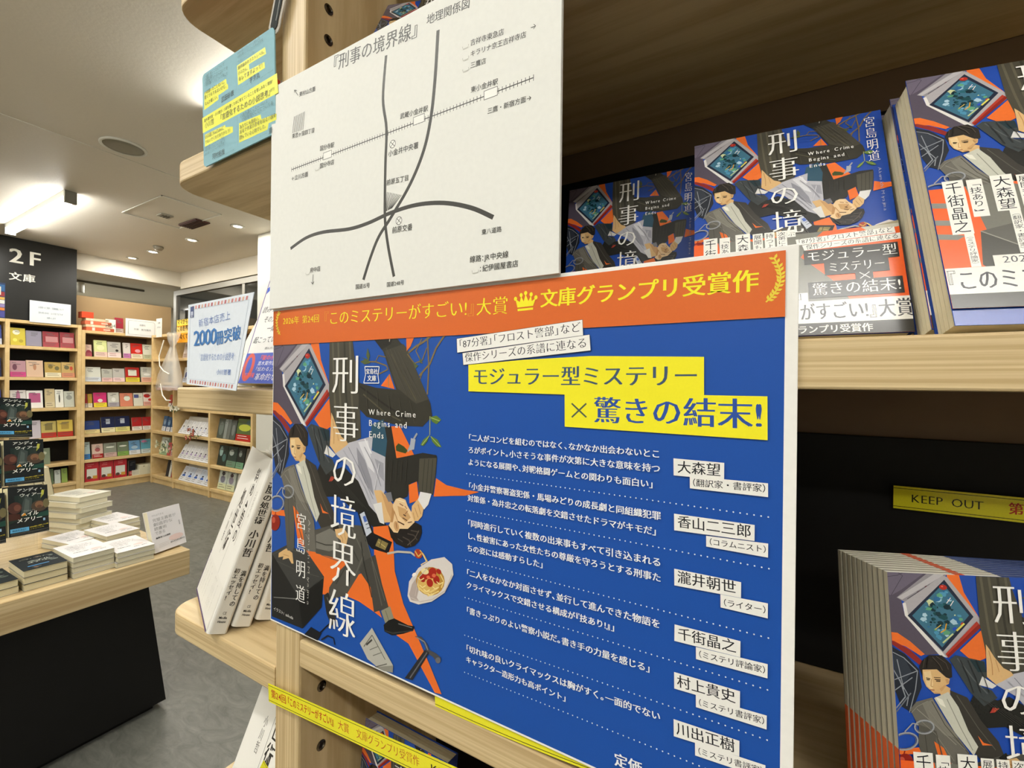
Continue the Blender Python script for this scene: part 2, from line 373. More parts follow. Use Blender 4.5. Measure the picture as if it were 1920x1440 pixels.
for z in (.645, .6155, .5855, .5561, -.0643, -.0930, -.1212, -.178):
    if z in (.6155, -.0930): continue
    m1 = MB()
    n_ = 20; prof = [(.0048, .0008), (.0048, -.0006), (.0032, -.0012), (.0026, .0)]
    vs_ = [(PW-zz, .026+rr*math.cos(2*math.pi*k/n_), z+rr*math.sin(2*math.pi*k/n_)) for rr, zz in prof for k in range(n_)]
    fs = [(i*n_+k, i*n_+(k+1) % n_, (i+1)*n_+(k+1) % n_, (i+1)*n_+k) for i in range(3) for k in range(n_)]+[[3*n_+k for k in range(n_)]]
    m1.add(vs_, fs, 'ffffff'); s_ = m1.build('pin_socket', METAL, post); 
    m = post.matrix_world; s_.location = (-shelf.location.x, -shelf.location.y, -shelf.location.z)

# ================================================================== COVER ART
ART = [l.split('|') for l in '''564e5c||-5.5,268.9,52.9,266.3,48.6,260.2,13.6,239.6,16.3,223.6,48,191,32.3,188.8,18.1,197.5,-2.8,207.8
6a6272||-5.5,268.9,40.7,266.8,14.6,246.9,5.1,241.2,-2.9,245.7
48414e|0.5|-3.2,257.6,11.9,260.1,25.9,267.5
48414e|0.5|4.4,268.4,16.7,259.9,5.1,241.2
e8702c||55,266.6,66.1,266.4,69.9,247.2,82.5,222.9,80.2,217.5,59.8,244.7
8f8b90||43,266.7,57.6,266.4,53.5,258.6,17.7,235.5,10,239.7
b9b5b8||50.3,266.4,56.1,266.4,52.6,261.5,14.8,237.9,10.9,239.9
4a474c|0.6|41,253.4,19.5,238.8
5a4a50|1.2|45.4,256.1,43.9,254.5
5a3038|1.2|37.7,251.4,35.9,250.2
5a4a50|1.2|31,246.6,28.7,245.2
aca7aa||51.9,261.5,56.2,260.6,81.5,224.9,82.8,216.9,50.7,187.7,44,189.9,16.3,223.6,14.9,234.5
e0dcd8||14.9,234.5,17.7,235.2,19.4,223.6,48,191,50.3,187.7,44,189.9,16.3,223.6
232b3e||53.5,257.9,76.6,225.5,47.5,192.8,18.7,223.6
3d6f86||52.1,254.2,72.8,226.6,47.2,196.6,22.7,223.7
15343c||45.8,217.6,47.7,217.2,49.2,215.2,46.1,214.3,43.1,214.9,43.9,217.4
2a6470||41.8,220.7,40.4,220.1,40.2,221.1,40.8,221.6,41.9,221.4
5f9f7a||33,220.3,32.2,219.6,30.8,219.6,30.4,220.5,31.4,221.2,32.4,221.3
0f2a33||44.7,233.8,44.8,232.8,43.5,232.3,42.7,233.4,43.5,234.6
5f9f7a||44.3,240.7,46.4,242.8,49.5,242.6,50.5,240.8,50.2,239.2,46.8,238.9
7fb2c9||46.6,241.4,49,241.4,50.1,239.4,49.6,238.1,46.7,236.9,46.2,239.1
1c4a50||54.5,236.2,53.5,234.2,50.4,233.6,50.3,235.9,51.8,236.8
a9c9d8||58.4,240.2,58.7,238.9,57.5,238.3,55.9,238.5,54.7,239.8,56.4,240.9
a9c9d8||29.4,220.8,30.9,222.7,35.1,222.9,35.5,220.7,32.2,218.8
2f6a9a||44.3,211.4,43.3,212.2,43.3,212.9,44.2,213.6,45.7,213.6,46.4,212.7,45.7,211.6
2f6a9a||62.1,222.5,61,220.5,58.3,218.4,56,220.4,55.8,223.1,58.8,224.3
0f2a33||48.2,219.6,48.6,218.5,47.1,218,45.3,217.7,44.4,219.2,45.6,219.9,47.7,220.4
15343c||52.7,225.2,51.3,224.8,50,226.1,50.7,227.2,52.2,227.6,53.2,226.9,53.6,225.8
2a6470||48,234.3,48.8,234.8,49.9,234.6,49.8,233.7,49.3,233.4,48.4,233.1,47.6,233.8
5f9f7a||40.9,211.7,41.8,213.5,43.4,213.1,44.4,211.6,42.4,211.1
a9c9d8||65.1,219.5,62.6,218.4,60.3,218.1,58.6,220.2,60.7,222.2,62.8,221.9
5f9f7a||52,212.1,52.2,210.8,50.7,210.7,49.8,210.6,49,211.7,50.1,212.4,51.2,212.9
2f6a9a||55.2,247.4,56.5,246,54.1,244.6,51.8,246.1,52.3,247.9
0f2a33||39,219.8,40.2,218.8,39.6,217.7,38.4,217.9,37.6,218.3,37.9,219.2
15343c||41.3,228.4,38.4,230,37.1,231.3,38.1,233.3,41,234,42.6,232.2,44,229.9
a9c9d8||44.6,240.1,47.9,240.8,49.4,239.4,48.1,237.6,44.8,237.2
4f93b5||62.6,226.7,63.9,226.8,65.5,226.7,66.2,225.8,65.7,224.7,63.8,224.7,62.5,225.3
1c4a50||52.6,218.7,52.9,219.4,53.6,219.5,54.7,219.4,54.3,218.6,53.4,217.9
2a6470||42,235.2,43.6,233.5,41.4,231.5,39.2,233,39,234.7
2f6a9a||60.2,225.8,62.5,223.8,62.9,221,59.9,221.2,56.3,222,58.1,223.8
5f9f7a||47.2,244.9,48.2,245.4,49.5,244.4,48.7,243.6,47.5,243.6,46.4,244
1c4a50||47,225.4,47.7,225.5,48.2,224.7,47.8,224,46.9,224.1,46.2,224.5
15343c||52.8,235.7,56.9,235.3,57.6,231.5,53.8,230.7,52.1,232.6
1c4a50||41.3,219.6,42.4,219.4,43.6,218.7,42.3,217.9,40.7,218.3
5f9f7a||56.2,239.5,56.3,238.8,55.6,238.6,54.9,239.1,55.5,239.6
5f9f7a||63.5,222.6,64.5,224.2,67,223.5,66.9,221.8,64.5,221
1c4a50||49.3,223.6,48.5,222.2,46.8,222.8,45.7,223.1,46,224.3,47,225.1,48.4,224.9
4f93b5||42.2,205.6,42.6,208.3,46.4,207.1,46.9,205.4,43.8,204.9
7fb2c9||35.4,217.9,34.3,218.2,33.6,218.6,33.7,219.4,34.9,219.4,35.3,218.9
2f6a9a||58.1,240.9,58,239.9,56,239.2,55.4,240.8,55.4,242.1,56.5,242.5,58.3,242.1
2f6a9a||64.9,218.8,62.8,218.5,61.3,219.4,61,220.6,62.7,222,64.1,221.5,65.4,220.1
a9c9d8||36.3,224.5,34,223,31.7,224.1,32.1,226.4,34.7,227
15343c||46.6,235,46.9,235.8,47.8,236.1,49.1,235.7,49.5,234.8,48.4,234.1,47.2,234.2
7fb2c9||46.1,243.8,48.3,244.9,50.4,244.1,51.2,242.5,50.4,241,47.9,240.5,45.5,241.8
c9d2a0||48.2,245.6,50,245.4,50.9,244.2,49.4,243,47.9,244.1
15343c||40.4,225.2,40.8,224.6,40.1,224.2,39.2,224.5,39.1,224.9,39,225.4,39.9,225.7
1c4a50||39.2,222.2,40.6,223.3,42.7,222.7,43.7,221.5,42,220.4,40.3,219.5,39.4,220.9
c9d2a0||60.5,226.9,61,226.4,61,225.7,60.4,225.6,59.7,225.4,59.6,226.1,59.9,226.7
15343c||58.2,231.6,59.5,231.4,59.4,230.8,58.7,230.1,57.8,229.8,56.8,230.7,57.1,231.7
4f93b5||34.7,231.8,34.5,232.7,35.5,233.1,36.7,232.8,36.1,231.7
a9c9d8||58.3,217.4,55.2,220.3,58.4,223,61.3,220.9,62,218.3
4f93b5||55.8,245.9,54.3,245.6,53,245.6,52,246.6,53,247.5,54.3,248.1,55.8,247.2
2a6470||50.2,232.3,46.2,233.3,46,235.8,50.1,235.9,52.9,234
15343c||45.6,233.5,46.1,232.6,46.1,231.5,45,231.7,44.7,233
c9d2a0||37.4,235.6,36,237.7,38.9,239.7,42.1,238.2,42.9,236,41.1,233.6,38.1,233.2
1c4a50||39.1,216,38.2,215.6,37.9,216.3,38.1,216.9,38.7,217,39.1,216.5
2a6470||58.6,235.6,56.4,236.2,57.1,237.7,58.6,238.9,59.2,237.2
0f2a33||53,235.1,56.2,234.3,54.9,232.2,53.4,231,51.2,231.7,50.6,234.2
15343c||41.9,228.6,41.7,229.6,42,230.3,43.1,230.4,43.8,230.1,43.6,228.9,42.9,228.2
15343c||50.8,225.7,51.4,226.1,52.2,226.1,52.6,225.2,51.9,225,51.1,224.9
0f2a33||43,232.6,40.3,232.6,38.4,234,39.8,235.9,41.8,237.3,43.6,234.8
7fb2c9||49.1,211.1,47.8,211.6,47.2,212.6,48.2,213.4,49.6,213.8,50.2,212.7,50.2,211.7
15343c||45.5,216.9,45,218.6,46.1,220.1,48.4,220.2,49.8,218.5,49.5,217.2,47.3,216.1
4f93b5||43.6,204.2,43.3,206.8,45.7,207.7,47.7,205.7,46.4,203
1c4a50||45.1,227.2,44.5,225.8,42.8,224.7,41.6,226.2,41.1,227.6,43.2,228.1
1c4a50||50.7,221.1,48.5,222.1,46.8,223.9,48.5,226.4,51.3,226.1,53.8,224.4,53.7,222.2
4f93b5||53.2,242.5,50.6,242.8,47.9,244.3,48.3,246.6,51.2,246.8,53.3,246.9,54.2,244.4
2f6a9a||51.3,246.8,51.1,247.4,51.5,247.9,52.4,247.8,52.8,247.3,52.7,246.8,52,246.3
5f9f7a||39.4,229.5,37.2,229.5,34.7,229.8,36.3,232.2,38,232.3,40.8,231.6
2f6a9a||44.9,237.5,42.5,239.9,44.1,242.2,46.4,242.5,49,240.7,48,238.7
a9c9d8||51.8,206.1,50.2,207.3,50.2,209.2,52.5,209,53.9,207.6
1c4a50||50.9,217.8,49.8,219.8,51.4,221,53.5,220.6,53.1,218.5
2f6a9a||36.1,215.3,37.6,215.1,37.3,214.1,35.9,213.8,35.1,214.8
15343c||50.6,220.4,53.3,221.7,55.6,220.3,54.4,217.5,51.6,218.5
2a6470||44.7,231.3,43,230.2,41.3,231.7,41.1,233.2,41.6,234.6,43.5,234.1,45.3,233.4
4f93b5||49.1,212.1,50,211.7,50.1,209.8,48.8,208.2,46.7,209.2,46.7,211,46.7,212.7
1c4a50||51,216,54.3,216.7,54.9,214.3,53.5,213,50.8,213.9
5f9f7a||48.1,245.9,50.4,244.3,50.9,242.3,46.2,242,45.3,244.2
7fb2c9||46.2,212.8,46.4,211.5,44.7,210.8,43.6,211.9,44.4,212.9
1c4a50||45.3,214.6,46.6,215.1,47.3,214.4,47.6,213.2,46.3,212.9,45.3,213.5
5f9f7a||49.1,207.8,48.9,211.1,51.5,212.7,55.3,210.9,54,208.4
15343c||43.5,225.5,43.5,228.4,47.2,228.5,48.5,225.6,45.7,224.2
15343c||40.5,222.4,40.9,221.8,40.5,221.1,39.9,221.2,39.3,221.4,39.1,222.1,39.7,222.5
2a6470||52.8,214.8,52.6,215.6,53.2,215.9,53.8,215.6,54.4,215,53.4,214.3
4f93b5||43.1,207.5,41.3,208.4,40.5,210.3,43.1,211.4,45.2,210.2,45,208.7
d8d060|1.6|67.8,219.3,60.6,212.3
2a50c0|2.2|60.5,215.1,57.5,213
b8c890|1.4|57.4,209.5,47.8,200.8
c04030|1.2|66.7,220,64.7,218.2
d8a030|1|52.2,218.4,50.8,212.8,46.5,209.9
e8e4e0|0.7|57.7,241.9,53.6,236.5
e8e4e0|0.7|59.9,239.2,56.8,234.4
e0c060|0.7|42,212.6,47.4,216.9
b03024||55.2,251,55,250.2,54.4,249.5,53.5,249,52.4,248.7,51.1,248.7,50,249.1,49.1,249.6,48.4,250.3,48.2,251.1,48.4,252,49,252.7,49.9,253.2,51,253.4,52.3,253.4,53.4,253.1,54.3,252.5,54.9,251.8
e06050||51.9,251.8,51.8,251.5,51.7,251.3,51.4,251.2,51,251.1,50.6,251.1,50.3,251.2,50,251.4,49.8,251.6,49.7,251.8,49.8,252,50,252.2,50.2,252.4,50.6,252.5,51,252.5,51.3,252.4,51.6,252.2,51.8,252
8c231a||78.7,221.8,82.4,216.9,51.6,187.7,49.3,191.1
b0392a||78.7,221.8,80.4,219.5,50.2,189.8,49.3,191.1
e8702c||82.1,214.2,84.4,202.9,83.9,189.5,73.8,184.6,62,194.9
e8702c||-4.1,208.5,8.3,207.7,19.2,200.5,31.1,189.8,27.7,188.1,14.6,195.9,-3.9,200.8
1d3f9a||-3.9,201.1,14.6,195.9,27.7,187.9,25.6,180.5,-3.9,199.6
8c2a24||-2.6,200.7,4.8,200.2,18.2,193.2,28.3,183.9,26,179.9,13.5,190
262a33||-3.3,198.1,13.5,189.3,25.2,176.2,26.5,160.5,15.9,137.7,7.3,142.6,-2,171.4
343a44||1.3,189.4,13.6,184.2,18.7,172.9,9.4,160.4,1.7,171.7
8d929a|0.8|-1.7,192.2,12.4,185.6,23.8,174.4
8d929a|0.8|23.8,174.7,-0.6,164.1
8d929a|0.8|0.3,179,14.4,152.1,12.2,143.1
8d929a|0.8|23.8,174.7,20.9,158.5,14.2,137.5
8d929a|0.8|-0.8,153.6,18.8,168.5
8d929a|0.8|6.4,183.8,10.6,157.6
6f747c|1|16.6,154.7,-2.1,131.2
8d929a|1|7.5,166.2,11.6,151.2,0.4,137.7
4a473c||81.2,265.7,109.7,264.8,111.9,251.5,117.9,231,121.3,182.7,96.2,170.2,86.1,180.3,81.2,217.5
5e5a4b|2.2|85.2,264.9,86.4,244.2,88.2,217.7,91.9,184.7
5e5a4b|2.2|92.1,264.6,93.4,244.1,95.1,217.8,98.8,185.1
38362e|2.2|99.9,264.2,101.1,244,102.8,217.9,106.4,185.6
5e5a4b|2.2|106.6,263.9,107.8,243.9,109.5,218,113,186
36342c||117.6,227.8,137.3,223.8,159.5,222.6,145.3,252.4,135.1,262.7,156.7,265.4,163.6,258.7,169.8,254.7,193.8,212.7,195.5,203.7,186.4,195.5,163.1,194.9,127.3,200.1,118.1,206.7
47443a||146.9,253,166.5,257.7,170.6,253.4,192,216.1,180,212.3,160.8,223.8
26241f|1.5|119.5,224.6,146.2,211.4,170.9,200.2
55513f|1.2|123.3,218.3,148,204.1,164.6,198.8
55513f|1|153.7,250.4,179.9,214.7
26241f||134.4,263,157,265.6,153.5,258.2,143.5,254.1
c8c0b0|0.7|152.5,264.9,151.8,260.1
e8702c||152.4,234.9,157.9,223,143.1,225.4
8a7a50|0.7|151.5,234,151.4,223.7
e8702c||169.2,264.1,178.6,265.1,173.7,255.5,169.8,252.1
7c6a45|1.6|171.7,250.8,179.1,255.5,186.6,258.7,196.1,264
7c6a45|1.5|182.6,233.3,192.9,242.4,198.5,253.7,206.8,263.4
7c6a45|1.3|190.2,262,191.8,240.2,190.7,219.5
7c6a45|1.1|126.3,244.8,136.9,244.6,148.9,241.3,150.6,238.3,140.5,234.7
7c6a45|0.9|170.6,249.9,177.8,242.7,185.4,244.9,189.7,254
7c6a45|1|192.9,242.4,185.6,235.6,183.4,231
7c6a45|0.8|136.9,244.6,140.2,249.5,147.9,248.1
7c6a45|0.9|185,261.1,179.1,252,185.4,242.6
54603a||119,245,127.1,247.1,130.8,243.5,124.5,242.6
54603a||127.8,256.1,130.6,249.7,129,244.8,126.2,249.9
54603a||119.9,248.7,126.2,247.1,129,244.8
54603a||176.2,243.9,181.7,240.9,178.7,238.6
54603a||182.3,248.4,185.4,243.7,183.2,242.6
9aa070|0.8|193.4,203.6,193.4,189.8
5c7a32||193.7,203,199.5,204.4,203.9,201.6,199.7,198,195.3,199.7
5c7a32||193.1,189.8,191.2,185.1,187.5,181.2,184.5,181.7,187.4,186
5c7a32||194,189.3,200.6,186.9,204.6,181.6,200,181.8,195.9,184.9
a8b870|0.5|194.5,202.5,202.5,200.6
a8b870|0.5|193.1,189.3,186,181.8
a8b870|0.5|194.3,188.8,203.2,182
e8702c||154.9,194,163.9,194.5,178.5,173.7,159.6,169.4
3d4a22||159.8,178.7,162.5,181.3,168.2,179.3,172.2,176.4,169.9,174.1,163.5,174.8,160.2,175.4
9aa0a8|1.6|172.2,175.7,176.8,184.1,181.2,190.2
a8adb8||175.1,186.3,179.8,185.5,178.4,177.8,173.8,176.8
2b2a26||146.2,194.2,154.9,193.7,160.7,169.5,186.9,176.1,199.9,175.5,200.5,173.3,199.7,163,197.1,146.2,185.2,146.4,182,154.1,175.9,152.3,172.2,141.7,158.7,134.7,148.5,143.9
4d4a3f||183.8,171.5,200.2,173.5,198.8,160.9,196.8,147,182.8,146.7
3a382f|0.8|188.9,171.7,186.7,146.9
3a382f|0.8|192.8,172,190.6,147.4
3a382f|0.8|196.6,172.4,194.5,147.9
2f5468||133.6,194.1,146.4,199.1,150.5,182.2,148.5,165.5,134.9,173.4,131.2,183.4
e8702c||173.4,150.5,181.5,154.1,183.7,140.7,174.4,136.6
e8702c||199.8,158.7,209.4,154.8,226,153.6,237.6,153.7,226.1,149.5,212.5,147.5,197.7,145
b9b8c0||89.9,167.1,106.3,177.3,134.8,185,133.6,173.4,148.7,169.5,148.7,142.4,144.9,135.7,149.3,117.6,143.6,115.4,130.5,129.7,118.8,142.8,106.8,157.7
8f8f98||116.2,174.7,126,164.9,133.7,149.9,136.8,137.2,126.4,146.4,118.5,158.8
d8d7dc||118,178.9,129.3,181,133.4,165.6,137.3,155.5,129.8,160
9b9ba4||137,167.2,147,164.3,147.8,150.2,142.8,153.5
777782|0.6|106.4,173.9,118.5,158.8,135.9,134.4
e4e3e6|1.4|125.6,182.1,133.3,170.8
232321||71.4,158.4,90.6,153.3,100.8,157.1,118.7,146.8,131.4,128.6,151.6,115.9,136.4,112,119.3,120.8,107.5,125.1,95.3,130.9,74.2,128.1,65.1,146.3
3c4244||57.8,190.6,81.9,186.7,83.6,173.5,76.7,164.6,86.5,161.7,90.6,155.4,78.7,147.5,68.1,158.6,52.1,186.4
22343a||69.6,187.4,82.3,186.1,83.1,177.4,76,176.9
54585a|1.2|59,188.1,72,169.9,82.5,158.6
d9b27c||84.6,201.8,87.3,197.7,90.8,191.2,97.9,181.8,104.1,178.9,106,176.2,96.2,170.2,90.3,167.1,83.2,173.2,83.9,186.9
b98a58|0.8|86.7,196.3,88.4,184.5,88.2,175.1
b98a58|0.6|91.8,188.6,94,178.2
dcdad6||79.2,173.4,90.8,166,86.9,163.3,75.8,165.8
2b2622||25.2,177.6,27.8,183.6,34.6,189.4,45.8,189.9,53.5,182.3,53.3,171.1,47.6,168.6,42.8,176,31.4,176.6,28.1,168.9
d9b27c||28,176.1,40.5,177.2,48,170.5,51.1,169.6,49.9,165,46.9,163.4,41.7,155.8,36.7,155.7,30.2,161.5,27.7,167.8
e6c996||28.7,174.3,34.9,175.4,36.3,164.2,35.3,158.4,30.6,162.3
3a2a20|0.8|30.5,169.1,34.1,168.5
3a2a20|0.8|37.8,168.3,43,168.1
3a2a20|0.6|37.3,169.9,43.2,169.9
9a5a40|0.8|33.4,158.9,37.1,158.8
b98a58|0.6|35.1,168.3,34.3,161.9,36.1,161.6
d9b27c||41,156.8,46.9,163.4,50.9,161.2,49.9,154.1,43.3,153.5
3a3732||50.3,159.6,64.9,154.2,75.2,134.6,88.3,118.1,92.8,104.2,73.1,99.9,63.6,111.6,54.1,132
55524a|0.8|55.9,155.5,72,128.5,85.3,110.7
6b6860||14.7,140.5,20.5,147.5,34.5,152.2,45.4,132.4,62.6,107.1,67.6,82,64.8,76.9,53.2,73.4,39.3,87.7,34.9,112.8,26,120.6,20.5,127
7f7c72||25.4,146.5,35,150.5,44.9,132.3,54.4,118.9,42.8,120.2,30.6,133.5
4a483f|0.7|33.9,148.9,43.8,129.2,62.6,105.6
8d8a80|0.7|20.6,141.4,34.3,129.5,52.3,112.7
c6c6b8||36.2,151.8,48.9,158,56.6,145.4,63.3,125.9,70.7,112.4,66.4,104.5,52,122.9,43.6,138
e6e4d6||37.4,152.9,43.3,151,45.8,144.2,41,146.6
8c8c80|0.7|47.2,151.7,56.9,128,65.9,109
57554e||21.4,127.9,35.2,123.6,35.7,99.8,35.8,75.1,25.2,71.6,20,112.5
45433d|0.8|26.1,119.4,27.9,91,29.5,74.7
e8702c||33.4,114.4,41.2,109.3,46.9,95.7,51.2,78.9,41.3,82.2,36.6,100
e8702c||-2.8,104.5,20.1,108.2,22,102.7,-1.4,100.6
e8702c||71.1,122,75.6,116.2,83.1,114.6,74.5,113.9
e8702c||53.1,77,88.1,79.9,104.5,81.2,127.8,83,135.2,84.5,120.4,70.7,109.1,54.6,104.2,49.3,74,43,77.1,58.3
e8702c||136.4,112.3,152.8,116.3,158.3,104.5,160.1,82.1,169.4,59.1,181,42.4,194.9,22.3,207,3.7,200.7,2.6,175,30.5,162.9,33.2,154.2,52.4,146.4,68.8,137.8,90.3
e8702c||104.8,49.5,120.4,70.7,128.9,75.3,135.7,61,147,42.4,136,45.3,120.9,48.7
514f49||63.9,97.2,92.1,107.3,119.5,110.8,127.5,110.8,131.6,94.3,135.5,84.6,120.4,70.5,105.2,49.3,83,41,84.5,51.5,96.6,68.2,108.5,78.7,66.2,77.1
77756d||66.2,93.3,84.4,102.1,93.9,99.6,96.2,87.5,83.8,82.3,66.5,81.5
3a3934|1.2|93.9,98.2,112.2,90.6,120.2,81.4
65635b|1.2|111.8,106.8,125.8,87.9,116.6,69.9
3a3934|1|108.5,79,92.8,56.3
45433e||125.5,82.5,139.1,90.6,146.8,68.8,154.2,52.4,138.3,44.4,134.2,63.3,120.3,74.5
5e5c54|1.2|135.2,84.5,146.8,52
8f8a74||146,47.7,155.6,53.8,160.6,43.9,151,38.7
6a6650|0.7|150.7,49.2,155,41.4
191918||148.9,37.4,154.1,42.4,160.1,45.6,174.4,44.3,180.9,45.3,179.7,41.8,169.6,36.4,158.1,31.8,149.9,32.5
6a6a68|0.8|164.4,42.7,178.5,43.5
3c3c3a|0.8|150,33.3,158.6,33.7,179.4,41.7
2c2b29||77.2,42.7,82.9,46.9,89.4,38.7,93.5,25.8,87.8,19.3,81.2,28.1
7a786c|0.8|81.5,42.3,84.8,37.5
191b20||118.5,120.7,127.2,124.6,137.4,107.2,136.2,103.1,127.7,100.5
c4cad6||120.9,120.1,125.9,123,134.7,107.8,128.8,103.3
4a6ab8||124.3,118.5,127.3,120,129.7,115.8,126.5,114.3
5a6070|0.7|127.8,112.8,131.2,114.3
5a6070|0.7|129,109.7,132.7,111.4
15161a||127.4,99.9,134.7,107.8,157.1,104.1,153.3,94.4,134.9,94.7
8a7a48||142.4,104.2,153.1,102.3,149.7,96.3,138.9,97.7
c8b470|0.6|142.1,101.5,150.2,98.6
3a3420|0.6|145.6,103.5,144,98
232220||87.1,104.7,93.7,109.2,95.9,104.1,90.1,100.6
d9b27c||90.7,102.5,101.9,105.6,107.6,100.6,105.2,92,102.3,88.7,99.8,91,98.1,94.8,92.9,96.6
b98a58|0.7|95.9,99.9,100.5,96.6,101.2,90.6
b98a58|0.6|102,102.4,104.5,96
262625||1.6,64.6,24.6,76.3,54.9,75.2,77.5,59.1,74.6,31.8,48.9,5.9,2.9,4.5
3f3f3d||1.6,64.6,24.6,76.3,54.9,75.2,77.5,59.1,42.9,32.5
7a7a76|0.8|5.6,23.2,43.7,31.2
5a5a56|0.6|43.7,31.2,76.9,58.2
1b1b1a||42.9,31.6,75.8,57.3,74.2,32,48.9,6.2
d9b27c||12.8,66.6,24.2,73.4,33.2,70.9,35.1,61.5,32.2,60.9,27.8,65,18.7,61.6,19.9,64.9,12.4,62.5
b98a58|0.6|19.8,66.7,28.5,66.9
57554e||24.5,79.8,35.6,81.8,34.4,72.6,25.9,71.7
9da0a4|1.3|34.1,127.2,33.5,125,31.8,122.9,29.2,121.3,26,120.4,22.8,120.4,20.1,121.3,18.2,123,17.5,125.1,18.1,127.4,19.9,129.5,22.6,131.1,25.8,131.9,28.9,131.8,31.6,130.9,33.4,129.3,34.1,127.2
6a6d72|0.5|32.7,127,32.2,125.2,30.8,123.5,28.6,122.2,26,121.5,23.4,121.5,21.1,122.2,19.6,123.5,19,125.3,19.5,127.1,21,128.9,23.2,130.2,25.8,130.8,28.4,130.8,30.6,130.1,32.1,128.7,32.7,127
9da0a4|1.3|18.7,111.9,16.4,109.1,13,106.8,8.9,105.4,4.7,105.1,1.1,106,-1.4,107.9,-2.3,110.5,-1.5,113.5,0.8,116.3,4.4,118.6,8.6,119.9,12.7,120.2,16.2,119.3,18.6,117.4,19.4,114.8,18.7,111.9
6a6d72|0.5|17.3,112,15.3,109.6,12.4,107.7,8.8,106.5,5.3,106.2,2.2,107,0.1,108.6,-0.7,110.8,-0,113.4,2,115.8,5,117.7,8.6,118.9,12.1,119.1,15.1,118.3,17.2,116.7,17.9,114.5,17.3,112
9da0a4|1|8.5,120.8,15.9,128.7,20.9,127.8
8e2218||14.2,95.1,13.4,92.4,11.8,89.9,9.6,87.9,7,86.7,4.3,86.4,1.9,87,0,88.5,-1,90.8,-1.2,93.4,-0.4,96.2,1.3,98.7,3.5,100.7,6.2,101.9,8.8,102.1,11.2,101.5,13,99.9,14,97.7
c0503a||7,96.7,6.9,95.7,6.5,94.8,5.8,94.1,5,93.6,4.1,93.4,3.2,93.6,2.5,94.2,2.1,94.9,1.9,95.8,2,96.8,2.4,97.7,3.1,98.5,3.9,98.9,4.8,99.1,5.7,98.9,6.4,98.4,6.8,97.6
8e2218|1|6.4,101.2,7.6,104.5
d9b27c||136.7,141.7,144.8,142.8,157.6,133.6,156.7,119.5,149.2,118,143.4,126.4
c79a68||144.8,141.5,157.6,133.6,156.7,120.1,151.3,127.6
e4c496||157.6,133.4,160.6,138.1,164.8,139.7,170.4,138.9,172.8,134.5,176.7,130.2,180,123.3,173.2,116.6,162.9,112.3,157.8,111.8,153.3,116.4,156.7,122
cba06c||162.4,133,170.9,131.8,175.9,126.3,171.1,121.8,164.3,125.8
b98a58||157,132.2,159.5,127.5,157.6,119.6,155,119.2
5a3a28|0.8|167.7,124.8,172.4,123.3
5a3a28|1|162.7,121.1,169.5,119.7
8a5a3a|0.8|164.4,135.2,168.3,133.9
9a6a48|0.7|172.9,130.8,170.1,127.7
d9b27c||177,135.1,183.7,142.2,188.8,136.8,187.1,129.1,183.2,124.8,179.2,124.2,176.5,129.5
b98a58|0.7|179.8,134.3,183.2,127.5
b98a58|0.7|183,137.2,185.8,130.3
b98a58|0.6|178.3,130.4,180,125.1
e2e0de||185.1,146.9,195.8,146.8,192.9,138.6,188.9,134.2,182.9,140.6
dddbd8||136,130.5,145.4,133.4,148.6,116.6,143.6,117.1
75757c||148.4,141,155.4,142.8,157.6,136.1,152.9,134.7
221e1c||152.1,117.5,158.6,112,162.9,112.3,164.8,115.8,173.2,117.2,180,123.5,186.5,121.9,187.1,116.9,184.3,110,179.6,105.4,171.5,102.3,161.4,103.6,155.8,107.6
c79a68||163.9,117.9,164.1,116.5,164,115.3,163.6,114.2,162.9,113.5,162,113.2,161.1,113.4,160.2,114.1,159.4,115.1,158.9,116.4,158.7,117.7,158.8,119,159.3,120,160,120.7,160.8,121,161.8,120.8,162.7,120.1,163.4,119.1
8a5a3a|0.7|161,119.6,162.1,115.3
4a423c|0.9|172.9,113.5,179.5,113.4,182.7,110.3
4a423c|0.9|168,110.1,174.7,108.8,176.4,104.8
4a423c|0.9|163,107.9,168.1,106.4
4a423c|0.9|176.1,116.5,184.2,116.7
b8b4a8|1.6|152.1,94.2,163.2,97.9,176.5,99.9,180.6,98.2
a83a20||187.3,102.2,187.7,101,187.6,99.8,187,98.6,186,97.7,184.8,97.1,183.4,96.9,182.1,97.1,181,97.8,180.2,98.7,179.8,99.9,179.9,101.1,180.5,102.3,181.4,103.2,182.7,103.8,184.1,104,185.4,103.8,186.5,103.1
d8b058|1|180.5,101.9,183.8,98.3,186.9,101.3
d8b058|0.9|185.3,103.4,189.3,100.6,191.7,97.5,195.7,93.5
f0d8a0|0.7|187.7,101.5,191.7,96.2,186.3,92.7,197.3,91.4
d9d2cc||173.6,66.4,175,77.7,184,89.8,196.3,98.8,208.3,103,215.3,99.4,216.6,92.1,208.9,77.4,197,68,184.6,62.7,176,62.7
b3a49c||175.2,68,177.8,76.1,184.1,84.9,189.5,89.7,185.8,78,182.9,67.5,185.3,65,177.3,64.2
b98a3a||208.9,85.7,208.1,82,205.9,78.3,202.5,75.2,198.2,72.9,193.5,71.7,189,71.9,185.2,73.4,182.7,76,181.8,79.5,182.6,83.3,184.9,87.1,188.6,90.3,193,92.5,197.7,93.5,202.1,93.2,205.7,91.6,208,89
d8b060||204.3,82.9,203.7,80.3,201.9,77.7,199.1,75.4,195.7,73.7,191.9,72.8,188.3,72.8,185.3,73.7,183.4,75.5,182.6,77.8,183.3,80.5,185.1,83.1,188.1,85.4,191.6,87,195.4,87.9,198.9,87.8,201.7,86.8,203.6,85.1
